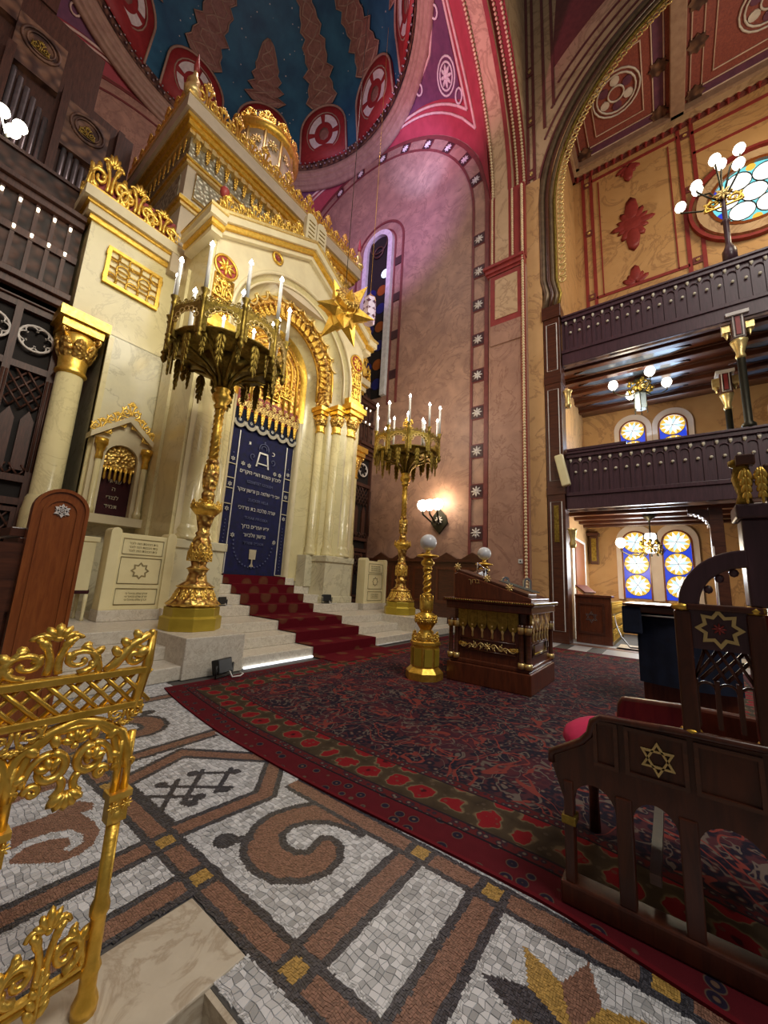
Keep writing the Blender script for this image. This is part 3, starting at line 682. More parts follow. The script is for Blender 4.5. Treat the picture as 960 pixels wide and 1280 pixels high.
me = sheet('stair_runner', lambda u, v: (4.75 + 1.74 * u + (.05 if v == 0 else 0) * 0, prof[round(v * n)][0], prof[round(v * n)][1]), 6, n, lambda u, v: (u * 1.74, PL[round(v * n)]), .008, 'runner_carpet')
tag(link('stair_runner', me), 'crimson stair runner with faded flower medallions climbing the marble steps', 'carpet')
# ============================================================ THE ARK
ark = thing('torah_ark', 'towering cream marble Torah ark with gilded arch, gable and crests', 'ark', (CX, 7.2, .5))
AO = Vector((-CX, -7.2, -.5))
WG = [1.0, Vector((0, 0, 0))]     # size and shift of the wing being built
def ap(name, mb, mat, parent=None, **k): return part(name, mb, mat, parent or ark, loc=None if parent else AO + WG[1], sc=None if parent else WG[0], **k)
def ao(name, kind, x, y, z, sc, **k):
    sc = tuple(q * WG[0] for q in (sc if isinstance(sc, tuple) else (sc,) * 3)); return orn(name, kind, ark, Vector((x, y, z)) * WG[0] + WG[1] + AO, sc, **k)
ZC = 6.85
for b in UP: ap('upper_step', b, 'step_marble', bev=.012)
# bay front wall with arched opening and gable top
def bayout(n):   # outer outline matched to archpath point count n+3
    L = [(CX + 2.4, .69), (CX + 2.4, 8.45), (CX, 9.75), (CX - 2.4, 8.45), (CX - 2.4, .69)]
    seglen = [math.dist(a, b) for a, b in zip(L, L[1:])]; T = sum(seglen); out = []
    for i in range(n):
        d_ = T * i / (n - 1)
        for a, b, l in zip(L, L[1:], seglen):
            if d_ <= l + 1e-6: out.append((a[0] + (b[0] - a[0]) * d_ / l, a[1] + (b[1] - a[1]) * d_ / l)); break
            d_ -= l
    out[0] = L[0]; out[-1] = L[-1]; return out
NP = 64
A = archpath(CX, ZC, 1.9, .69, NP)
# angularly matched outline so that the wall quads do not cross
def outm(x, z):
    if z <= ZC: return (CX + (2.4 if x > CX else -2.4), z)
    dx, dz = x - CX, z - ZC; k = 2.4 / max(abs(dx), 1e-6); zz = ZC + dz * k
    if zz <= 8.45: return (CX + dx * k, zz)
    # gable line z = 9.75 - (1.3/2.4)|x-CX|
    t = (9.75 - ZC) / (dz + 1.3 / 2.4 * abs(dx)); return (CX + dx * t, ZC + dz * t)
b = MB(); b.band(A, [outm(*q) for q in A], 'y', 7.2, 7.32); ap('bay_front', b, 'ark_stone')
for s in (-1, 1):
    b = MB(); b.box(CX + s * 2.4 - .06, CX + s * 2.4 + .06, 7.22, 8.9, .5, 8.45); ap('bay_side', b, 'ark_marble')
    b = MB(); b.box(CX + s * 2.42 - .1, CX + s * 2.42 + .1, 8.1, 8.6, .5, 7.9); ap('side_pilaster', b, 'ark_marble')
b = MB(); b.prism([(CX - 2.4, 8.4), (CX + 2.4, 8.4), (CX, 9.72)], 'y', 7.3, 8.9); ap('gable_roof', b, 'ark_attic')
def sweep(prof, zb, n=40):    # profile of (radius, y) carried round the arch and down its legs
    b = MB(); ang = [None] + [PI * i / n for i in range(n + 1)] + [None]
    V = []; 
    for i, a in enumerate(ang):
        for r, y in prof:
            if a is None: V.append((CX + (r if i == 0 else -r), y, zb))
            else: V.append((CX + r * math.cos(a), y, ZC + r * math.sin(a)))
    k = len(prof); F = [(i * k + j, (i + 1) * k + j, (i + 1) * k + j + 1, i * k + j + 1) for i in range(len(ang) - 1) for j in range(k - 1)]
    b.add(V, F, True); return b
ap('arch_jamb', sweep([(1.9, 7.2), (1.78, 7.3), (1.6, 7.5), (1.5, 7.55)], .9), 'ark_marble')
ap('inner_jamb', sweep([(1.28, 7.88), (1.24, 7.92), (1.1, 8.1), (1.05, 8.12)], 1.2), 'ark_marble')
ap('curtain_frame', sweep([(1.05, 8.1), (.985, 8.12), (.975, 8.2), (.975, 8.38)], 1.2), 'ark_stone'); ap('column_recess', sweep([(1.5, 7.55), (1.5, 7.85), (1.28, 7.88)], 1.1), 'ark_marble')
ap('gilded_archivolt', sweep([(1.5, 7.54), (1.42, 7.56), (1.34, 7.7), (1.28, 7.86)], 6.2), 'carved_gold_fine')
ap('gilded_archivolt', sweep([(1.06, 8.08), (.98, 8.12), (.93, 8.2)], 5.6), 'gold')
for r, y, w_, mt in ((1.93, 7.18, .05, 'ark_stone'), (1.76, 7.28, .03, 'ark_stone'), (1.52, 7.52, .035, 'gold'), (1.27, 7.86, .03, 'gold')):
    b = MB(); b.tube(arc3([(CX + r, 6.3)] + circ(CX, ZC, r, 40, 0, PI) + [(CX - r, 6.3)], 'y', y), w_, 6); ap('arch_moulding', b, mt)
for k in range(25):     # leaf brackets round the gilded archivolt
    a = -.12 + (PI + .24) * k / 24; r = 1.37
    o = ao('arch_leaf', 'pend', CX + r * math.cos(a), 7.6, ZC + r * math.sin(a), .26, ry=PI / 2 - a + PI)
for k in range(33):
    a = PI * k / 32; b_ = None
    ao('arch_dentil', 'ros', CX + 1.47 * math.cos(a), 7.53, ZC + 1.47 * math.sin(a), .11, ry=-a)
# scalloped edge at the top of the opening
for k in range(11):
    a = .35 + (PI - .7) * k / 10; b = MB(); b.tube(arc3(circ(CX + 1.62 * math.cos(a), ZC + 1.62 * math.sin(a), .17, 10, a + PI / 2, a + 3 * PI / 2), 'y', 7.47), .028, 5); ap('scallop', b, 'gold_pale')
# back wall of the niche with gilded lunette
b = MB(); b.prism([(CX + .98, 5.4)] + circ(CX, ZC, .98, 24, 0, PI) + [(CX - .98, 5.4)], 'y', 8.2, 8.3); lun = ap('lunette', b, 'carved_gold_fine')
for r in (.8, .6, .4): b = MB(); b.tube(arc3([(CX + r, 5.6)] + circ(CX, ZC, r, 24, 0, PI) + [(CX - r, 5.6)], 'y', 8.18), .035, 5); part('lunette_moulding', b, 'gold', lun)
for x, z, s_ in ((0, 6.9, .55), (-.45, 6.3, .4), (.45, 6.3, .4), (0, 6.1, .5)): o = orn('lunette_scroll', 'crest', lun, (CX + x, 8.16, z - .2), s_)
b = MB(); b.box(CX - 1.1, CX + 1.1, 8.36, 8.5, 1.2, 5.5); ap('door_wall', b, 'ark_marble')
# piers: pedestals, columns, capitals
def column(x, y, r, z0, z1, hcap, parent=ark, shaft='ark_marble', base=True):
    O = Vector((x, y, z0)) * WG[0] + WG[1] + AO
    c_ = part('column', MB().lathe([(r * 1.35, 0), (r * 1.35, .06), (r * 1.15, .12), (r * 1.25, .18), (r * 1.05, .26), (r, .3), (r * .92, z1 - z0 - hcap)], 18), shaft, parent, O, sc=WG[0])
    cap = MB(); h = hcap; cap.lathe([(r * .98, 0), (r * 1.15, .04 * h), (r * .98, .1 * h), (r * 1.05, .3 * h), (r * 1.25, .45 * h), (r * 1.5, .62 * h), (r * 1.15, .7 * h)], 16)
    cap.box(-r * 1.45, r * 1.45, -r * 1.45, r * 1.45, .7 * h, .84 * h); cap.box(-r * 1.75, r * 1.75, -r * 1.75, r * 1.75, .84 * h, 1.0 * h)
    cp = part('capital', cap, 'gold_bright', c_, (0, 0, z1 - z0 - hcap))
    lf = MB()
    for k in range(8):
        a = k * PI / 4; M = Matrix.Rotation(a, 4, 'Z') @ Matrix.Translation((r * 1.12, 0, .4 * h)) @ Matrix.Rotation(.35, 4, 'Y'); lf.sphere((0, 0, 0), .2 * h, 6, 5, (.25, .55, 1), M)
    for k in range(4):
        a = PI / 4 + k * PI / 2
        lf.tube([(Matrix.Rotation(a, 4, 'Z') @ Vector((r * 1.6 + u * .6, 0, .66 * h + w__))) for u, w__ in spiral(0, 0, .11 * h, PI / 2, 1.3, 12)], .025 * h + .004, 5)
    part('capital_leaves', lf, 'carved_gold', cp); return c_
for s in (-1, 1):
    b = MB(); b.box(CX + s * 1.93 - .52, CX + s * 1.93 + .52, 7.1, 7.8, .69, 1.8); b.box(CX + s * 1.93 - .55, CX + s * 1.93 + .55, 7.06, 7.8, .69, .86); b.box(CX + s * 1.93 - .55, CX + s * 1.93 + .55, 7.06, 7.8, 1.74, 1.9)
    ap('pier_pedestal', b, 'ark_marble_grey', bev=.015)
    column(CX + s * 2.13, 7.3, .2, 1.9, 6.3, .95); column(CX + s * 1.72, 7.4, .13, 1.9, 6.15, .8); column(CX + s * 1.4, 7.72, .12, 1.9, 6.1, .75)
    b = MB(); b.box(CX + s * 1.4 - .22, CX + s * 1.4 + .22, 7.6, 7.95, 1.08, 1.9); ap('pier_pedestal', b, 'ark_marble_grey', bev=.01)
    b = MB(); b.box(CX + s * 2.14 - .32, CX + s * 2.14 + .32, 7.08, 7.3, 6.3, 6.5); ap('impost_block', b, 'gold')
    # filigree panel and roundel on the pier above the capital
    b = MB(); b.tube(arc3(circ(CX + s * 2.15, 7.75, .25, 18, end=False), 'y', 7.18), .03, 5, True); ap('roundel', b, 'gold')
    b = MB(); b.prism(circ(CX + s * 2.15, 7.75, .25, 18, end=False), 'y', 7.185, 7.2); ap('roundel_field', b, 'red_paint'); ao('roundel_rosette', 'ros', CX + s * 2.15, 7.17, 7.75, .44); b = MB(); b.box(CX + s * 2.15 - .21, CX + s * 2.15 + .21, 7.185, 7.2, 6.55, 7.5); ap('filigree_field', b, 'carved_gold')
    ao('filigree_panel', 'crest', CX + s * 2.15, 7.16, 6.98, (.42, .4, .5)); ao('filigree_panel', 'crest', CX + s * 2.15, 7.16, 6.55, .42)
    b = MB(); b.tube(arc3([(CX + s * 2.15 - .21, 6.55), (CX + s * 2.15 + .21, 6.55), (CX + s * 2.15 + .21, 7.5), (CX + s * 2.15 - .21, 7.5)], 'y', 7.18), .02, 4, True); ap('panel_frame', b, 'gold')
    b = MB(); b.tube(arc3(circ(CX + s * .95, 9.0 - .06, .13, 14, end=False), 'y', 7.17), .035, 5, True); ap('gable_boss', b, 'gold')
    ao('gable_boss_flower', 'ros_red', CX + s * .95, 7.17, 8.94, .2)
# gable cornice, in layers
for e0, e1, yy, mt in ((-.12, .0, 7.08, 'ark_stone'), (.0, .12, 7.0, 'gold'), (.12, .3, 6.94, 'ark_stone'), (.3, .36, 6.9, 'gold_pale')):
    b = MB(); G = [(CX - 2.55, 8.35), (CX - 2.4, 8.43), (CX, 9.73), (CX + 2.4, 8.43), (CX + 2.55, 8.35)]
    b.band([(x, z + e0) for x, z in G], [(x, z + e1) for x, z in G], 'y', yy, 7.6); ap('gable_cornice', b, mt)
    for s in (-1, 1): b = MB(); b.box(*(sorted((CX + s * 2.38, CX + s * (2.5 + .12 + e1 * .4)))), yy - .012, 8.2, 8.35 + e0, 8.35 + e1 - .004); ap('eave_cornice', b, mt)
for s in (-1, 1):
    for k in range(7):
        t = .04 + .125 * k; x = CX + s * 2.45 * (1 - t); z = 8.42 + 1.33 * t + .3
        ao('gable_crest', 'crest', x, 7.05, z, (.38, .38, .46 if k % 2 else .58), ry=s * .49 * -1 * 0)
    for k in range(3): ao('eave_crest', 'crest', CX + s * 2.5, 7.25 + k * .33, 8.68, (.36, .36, .5), rz=PI / 2)
    b = MB(); b.lathe([(.09, 0), (.12, .1), (.05, .2), (.07, .3), (.0, .55)], 8, (CX + s * 2.45, 7.1, 8.75)); ap('corner_finial', b, 'gold'); b = MB(); b.sphere((CX + s * 2.45, 7.1, 9.32), .1, 8, 6, (1, 1, 1.3)); ap('finial_flame', b, 'red_paint')
# tablets of the law on the apex
tb = MB()
for s in (-1, 1): tb.prism([(CX + s * .18 + x, z) for x, z in [(-.17, 9.95), (.17, 9.95)] + circ(0, 10.62, .17, 10, 0, PI)], 'y', 6.98, 7.12)
tl = ap('law_tablets', tb, 'ark_stone', bev=.01)
for s in (-1, 1):
    for k in range(5): b = MB(); b.box(CX + s * .18 - .1, CX + s * .18 + .1, 6.97, 6.985, 10.05 + k * .12, 10.08 + k * .12); part('engraved_line', b, 'gold_old', tl)
# ---- wings
for s in (-1, 1):
    WG[0] = 1.0875; WG[1] = Vector((0 if s < 0 else 2 * CX * (1 - 1.0875), 0, -.119))
    xe = CX + s * 4.27; xi = CX + s * 2.4
    X = lambda a, b: tuple(sorted((a, b)))
    b = MB(); b.box(*X(xe, xi), 8.0, 9.8, 5.55, 7.65); ap('wing_upper', b, 'ark_marble')
    b = MB(); b.box(*X(CX + s * 3.7, xi), 8.0, 9.6, .57, 5.56); ap('wing_lower', b, 'ark_marble_grey')
    b = MB(); b.box(*X(CX + s * 3.7, CX + s * 3.62), 7.94, 8.1, .57, 5.5); ap('wing_edge', b, 'ark_marble')
    for z0, z1, e, mt in ((7.5, 7.6, .05, 'gold'), (7.6, 7.75, .1, 'ark_stone'), (7.75, 7.8, .14, 'gold'), (7.8, 8.0, .2, 'ark_stone')):
        b = MB(); b.box(*X(xe + s * e, xi), 8.0 - e, 9.8, z0, z1); ap('wing_cornice', b, mt)
    for k in range(4): ao('wing_crest', 'crest', CX + s * (4.15 - k * .46), 7.84, 8.0, (.62, .6, (.95, .75, .6, .5)[k]))
    for k in range(4): ao('wing_crest', 'crest', CX + s * 4.42, 8.05 + k * .5, 8.0, (.5, .5, .6), rz=PI / 2)
    b = MB(); b.box(*X(CX + s * 4.3, CX + s * 2.5), 7.9, 7.94, 8.0, 8.5); ap('crest_backing', b, 'red_paint')
    column(CX + s * 4.1, 8.05, .2, .57, 5.56, 1.05)
    b = MB(); b.lathe([(.25, .57), (.25, 2.15), (.24, 2.2), (.225, 2.35), (.2, 2.4)], 18, (CX + s * 4.1, 8.05, 0)); ap('column_drum', b, 'ark_marble')
    # gilded lattice grille
    gx = CX + s * 3.5; g = MB(); hw, z0, z1 = .47, 6.45, 7.2
    g.band([(gx - hw, z0), (gx + hw, z0), (gx + hw, z1), (gx - hw, z1)], [(gx - hw + .06, z0 + .06), (gx + hw - .06, z0 + .06), (gx + hw - .06, z1 - .06), (gx - hw + .06, z1 - .06)], 'y', 7.93, 8.0, True)
    gr = ap('lattice_grille', g, 'gold'); b = MB(); b.box(gx - hw, gx + hw, 7.99, 7.998, z0, z1); part('grille_backing', b, 'tablet_cream', gr)
    for k in (1, 2, 3): b = MB(); b.tube([(gx - hw, 7.96, z0 + .1875 * k), (gx + hw, 7.96, z0 + .1875 * k)], .014, 4); part('lattice_bar', b, 'gold_bright', gr)
    for i in range(5):
        for j in range(3):
            if (i + j) % 2: continue
            b = MB(); b.tube([(gx - .37 + i * .185 + x, 7.95, z0 + .14 + j * .24 + z) for x, z in circ(0, 0, .115, 8, PI / 8, 2 * PI + PI / 8, False)], .018, 4, True); part('lattice_knot', b, 'gold', gr)
    for i in range(4): b = MB(); b.tube([(gx - .28 + i * .185, 7.955, z0), (gx - .28 + i * .185, 7.955, z1)], .014, 4); part('lattice_bar', b, 'gold', gr)
    # aedicule
    ax = CX + s * 3.2; ae = MB(); ae.band([(ax - .26, 2.2)] + circ(ax, 3.25, .26, 12, PI, 0) + [(ax + .26, 2.2)], [(ax - .46, 2.2)] + [(ax - .46, 3.4)] * 3 + [(ax - .46 + .92 * i / 6, 3.55 + .4 * (1 - abs(i - 3) / 3)) for i in range(7)] + [(ax + .46, 3.4)] * 3 + [(ax + .46, 2.2)], 'y', 7.82, 8.0)
    ad = ap('aedicule', ae, 'ark_stone'); b = MB(); b.box(ax - .27, ax + .27, 7.97, 7.99, 2.2, 3.5); part('niche_hanging', b, 'velvet_maroon', ad)
    for z, t_ in ((2.82, 'שויתי'), (2.68, 'ה'), (2.52, 'לנגדי'), (2.36, 'תמיד')): text('embroidered_text', t_, .1, 'thread_gold', ad, (ax, 7.966, z), heb=True)
    b = MB(); b.prism(circ(ax, 3.25, .25, 12, 0, PI) + [(ax - .25, 3.05), (ax + .25, 3.05)], 'y', 7.9, 7.96); part('gilded_valance', b, 'carved_gold', ad)
    for k in range(6): b = MB(); b.lathe([(.0, -.16), (.025, -.12), (.02, 0), (.03, .1)], 6, (ax - .2 + k * .08, 7.9, 3.0)); part('valance_tassel', b, 'gold_bright', ad)
    b = MB(); b.band([(ax - .54, 3.5), (ax, 3.95), (ax + .54, 3.5)], [(ax - .54, 3.6), (ax, 4.06), (ax + .54, 3.6)], 'y', 7.72, 8.0); part('aedicule_cornice', b, 'ark_stone', ad)
    for k in range(5): orn('aedicule_crest', 'crest', ad, (ax - .4 + k * .2, 7.76, 3.64 + .4 * (1 - abs(k - 2) / 2) * .95), (.3, .26, .34 if k == 2 else .26))
    for q in (-1, 1):
        b = MB(); b.lathe([(.07, 2.2), (.07, 2.3), (.045, 2.36), (.045, 3.15)], 10, (ax + q * .36, 7.76, 0)); cc = part('colonnette', b, 'ark_marble', ad); b = MB(); b.lathe([(.05, 3.15), (.06, 3.2), (.05, 3.28), (.085, 3.42), (.1, 3.42), (.1, 3.52)], 10, (ax + q * .36, 7.76, 0)); part('capital', b, 'gold', cc)
    b = MB(); b.box(ax - .54, ax + .54, 7.66, 8.0, 2.05, 2.2); part('sill', b, 'ark_stone', ad)
WG[0] = 1.0; WG[1] = Vector((0, 0, 0))
# ---- attic
AX0, AX1 = 2.85, 8.35
b = MB(); b.box(AX0, AX1, 8.5, 12.4, 7.9, 11.8); ap('attic_block', b, 'ark_attic')
for z0, z1, e, mt in ((9.62, 9.7, .05, 'gold_pale'), (9.7, 9.8, .1, 'gold'), (9.8, 9.86, .06, 'ark_stone'), (10.76, 10.84, .06, 'gold_pale'), (10.84, 10.9, .1, 'gold'), (11.5, 11.6, .12, 'gold_pale'), (11.6, 11.75, .2, 'gold'), (11.75, 11.85, .26, 'gold_bright'), (11.85, 12.2, .33, 'ark_attic'), (12.2, 12.26, .35, 'gold_pale')):
    b = MB(); b.box(AX0 - e, AX1 + e, 8.5 - e, 12.4 + e, z0, z1); ap('attic_cornice', b, mt)
b = MB(); b.box(AX0 - .04, AX1 + .04, 8.46, 12.4, 10.9, 11.5); ap('attic_frieze', b, 'carved_silver')
for k in range(22):
    x = AX0 + .12 + k * .25; ao('frieze_leaf', 'pend', x, 8.4, 11.08, (.2, .2, .4)); 
for k in range(28): b = MB(); b.box(AX0 + k * .2, AX0 + .1 + k * .2, 8.3, 8.46, 11.38, 11.52); ap('dentil', b, 'gold_pale')
for k in range(14): ao('frieze_leaf', 'pend', AX0 - .1, 8.6 + k * .27, 11.08, (.2, .2, .4), rz=PI / 2)
for x0, x1 in ((3.05, 5.0), (6.2, 8.15)):
    b = MB(); b.box(x0, x1, 8.46, 8.5, 9.98, 10.68); q = ap('attic_panel', b, 'carved_silver'); b = MB(); b.tube(arc3([(x0, 9.98), (x1, 9.98), (x1, 10.68), (x0, 10.68)], 'y', 8.46), .035, 4, True); part('panel_frame', b, 'gold_pale', q)
b = MB(); b.box(AX0 - .02, AX0, 8.8, 12.1, 9.98, 10.68); ap('attic_panel', b, 'carved_silver')
for k in range(14): ao('attic_crest', 'crest', AX0 - .05 + .15 + k * .41, 8.25, 12.26, (.52, .52, .62 if k % 2 else .86))
for k in range(7): ao('attic_crest', 'crest', AX0 - .3, 8.5 + k * .52, 12.26, (.54, .54, .62 if k % 2 else .75), rz=PI / 2)
for x in (AX0 - .25, AX1 + .25):
    b = MB(); b.lathe([(.16, 0), (.2, .12), (.1, .28), (.14, .4), (.06, .55), (.0, 1.15)], 8, (x, 8.25, 12.26)); ap('corner_finial', b, 'gold_pale'); b = MB(); b.lathe([(.05, 0), (.07, .15), (.0, .6)], 8, (x, 8.25, 12.95)); ap('finial_flame', b, 'red_paint')
# cupola
b = MB(); b.lathe([(1.1, 12.2), (1.08, 12.5), (1.0, 12.6), (1.0, 15.2)], 32, (CX, 10.2, 0)); cu = ap('cupola_drum', b, 'ark_attic')
b = MB(); b.lathe([(1.0, 15.1), (1.12, 15.18), (1.18, 15.3), (1.12, 15.4), (1.0, 15.44), (.75, 15.7), (.4, 15.9), (.2, 16.0), (.1, 16.2), (.17, 16.4), (.1, 16.6), (.14, 16.8), (0, 17.1)], 32, (CX, 10.2, 0)); part('cupola_rim', b, 'gold', cu)
for k in range(12):
    a = k * PI / 6; b = MB(); b.tube([(CX + 1.02 * math.cos(a), 10.2 + 1.02 * math.sin(a), 12.6), (CX + 1.02 * math.cos(a), 10.2 + 1.02 * math.sin(a), 15.1)], .05, 5); part('drum_rib', b, 'gold_pale', cu)
    orn('cupola_crest', 'crest', cu, (CX + 1.12 * math.cos(a), 10.2 + 1.12 * math.sin(a), 15.36), (.5, .5, .4), rz=a + PI / 2)
    orn('drum_ornament', 'ros_pale', cu, (CX + 1.02 * math.cos(a + .26), 10.2 + 1.02 * math.sin(a + .26), 14.7), .4, rz=a + .26 + PI / 2)
# ---- curtain and valance (hang in the ark: own things)
cu_ = MB(); NXc = 48
cu_.grid(lambda u, v: (CX - .95 + 1.9 * u, 8.26 + .012 * math.sin(u * 40 + math.sin(v * 3)) * (1 - .4 * v), 1.30 + 3.75 * v), NXc, 12)
cu_.grid(lambda u, v: (CX - .95 + 1.9 * u, 8.3, 1.30 + 3.75 * v), 2, 2)
curt = thing('ark_curtain', 'deep blue velvet ark curtain embroidered with silver Hebrew lettering and crown', 'curtain', (CX, 8.26, 1.3))
part('cloth', cu_, 'velvet_blue', curt, (-CX, -8.26, -1.3))
CO = Vector((0, -.02, 0))
b = MB()
for x in (-.72, .72): b.box(x - .012, x + .012, -.03, -.02, .02, 3.5)
part('silver_braid', b, 'thread_silver', curt)
b = MB()
for x0, x1 in ((-.93, -.72), (.72, .93)):
    for z in (.0, 1.62, 2.0, 2.25, 2.6): b.box(x0, x1, -.03, -.02, z + .01, z + .03)
b.box(-.94, -.925, -.03, -.02, 0, 3.5); b.box(.925, .94, -.03, -.02, 0, 3.5)
part('silver_braid', b, 'thread_gold', curt)
for sx in (-.83, .83):
    for z in (1.52, 2.12, 2.75):
        b = MB(); hexagram(b, sx, z, .06, .016, 'y', -.03, -.02); part('embroidered_star', b, 'thread_silver', curt)
    for k in range(16): b = MB(); b.prism(circ(sx, .15 + k * .085 if k < 14 else 2.8 + (k - 14) * .1, .014, 6, end=False), 'y', -.03, -.02); part('embroidered_dot', b, 'thread_dim', curt)
for x, z in ((-.55, 2.7), (-.38, 2.68), (.4, 2.66), (.56, 2.66), (-.6, .92), (.6, .86)):
    b = MB(); hexagram(b, x, z, .06, .017, 'y', -.03, -.02); part('embroidered_star', b, 'thread_silver', curt)
for z, t_, sz, mt, hb in ((2.47, 'לזכרון נשמת הורי היקרים', .13, 'thread_silver', 1), (2.25, 'SZERETET SZOLEM', .1, 'thread_dim', 0), (2.02, 'אבי ר׳ שלמה בן גרשון צוקר', .125, 'thread_silver', 1), (1.8, 'ZUCKER HELA', .1, 'thread_dim', 0),
                   (1.57, 'שרה מלכה בת מרדכי', .135, 'thread_silver', 1), (1.35, 'TUSAK PIROSKA', .1, 'thread_dim', 0), (1.13, 'ירא אפרים ברוך', .135, 'thread_silver', 1), (.92, 'גרשון וולבאר', .135, 'thread_silver', 1), (.74, 'תנצב״ה תשכ״ד', .1, 'thread_dim', 1), (3.22, 'ת', .13, 'thread_silver', 0)):
    text('embroidered_text', t_, sz, mt, curt, (-.42 if z == 3.22 else 0, -.024, z), heb=bool(hb), sx=.92)
text('embroidered_text', 'כ', .17, 'thread_silver', curt, (.3, -.024, 3.12))
b = MB(); b.band([(-.2, 2.72), (-.13, 3.12), (.13, 3.12), (.2, 2.72)], [(-.16, 2.72), (-.1, 3.08), (.1, 3.08), (.16, 2.72)], 'y', -.03, -.02, True); b.box(-.17, .17, -.03, -.02, 2.8, 2.83)
part('embroidered_tablets', b, 'thread_silver', curt)
b = MB(); b.tube(arc3(circ(0, 3.22, .14, 12, -.3, PI + .3), 'y', -.025), .014, 4); b.tube(arc3(circ(0, 3.22, .08, 12, -.3, PI + .3), 'y', -.025), .012, 4); b.sphere((0, -.025, 3.4), .03, 6, 4)
for s in (-1, 1): b.tube(arc3([(s * (.3 + x * .5), 2.85 + z * .5) for x, z in spiral(0, .2, .18, -1.5, 1, 12)], 'y', -.025), .012, 4)
part('embroidered_crown', b, 'thread_dim', curt)
b = MB(); b.prism([(-.09, .38), (.09, .38), (.1, .62), (-.1, .62)], 'y', -.03, -.02); b.prism([(-.06, .2), (.06, .2), (.015, .28), (.015, .38), (-.015, .38), (-.015, .28)], 'y', -.03, -.02); part('embroidered_cup', b, 'thread_gold', curt)
for k in range(21): a = PI + PI * k / 20; b = MB(); b.prism(circ(.56 * math.cos(a), .8 + .62 * math.sin(a), .02, 6, end=False), 'y', -.03, -.02); part('embroidered_dot', b, 'thread_dim', curt)
va = thing('curtain_valance', 'scalloped navy valance with gilded openwork crest above the blue curtain', 'valance', (CX, 8.2, 4.85))
for k in range(6):
    x = -.8 + k * .32; b = MB(); b.prism([(x - .16, .55), (x + .16, .55)] + circ(x, .2, .16, 10, 0, -PI), 'y', .0, .03); sc_ = part('scallop', b, 'velvet_navy', va)
    b = MB(); b.band(circ(x, .17, .165, 12, 0, -PI), circ(x, .2, .11, 12, 0, -PI), 'y', -.012, .0); part('silver_fringe', b, 'fringe', sc_)
    b = MB(); hexagram(b, x, .2, .05, .014, 'y', -.01, 0); part('embroidered_star', b, 'thread_silver', sc_)
    b = MB(); b.tube([(x + .16, -.005, .2), (x + .16, -.005, .08)], .012, 5); part('tassel', b, 'thread_silver', sc_)
for k in range(9):
    orn('gilded_crest', 'ros_pale', va, (-.84 + k * .21, -.06, .62), .22); orn('gilded_pendant', 'pend', va, (-.84 + k * .21, -.06, .22), (.2, .2, .34)); orn('gilded_crest', 'ros_pale', va, (-.735 + k * .21, -.05, .8), .2)
    b = MB(); b.tube(arc3(circ(-.84 + k * .21, .62, .1, 12, end=False), 'y', -.06), .018, 4, True); part('gilded_ring', b, 'gold_pale', va)
b = MB(); b.box(-.97, .97, -.02, .05, .5, .95); part('backing', b, 'red_paint', va)
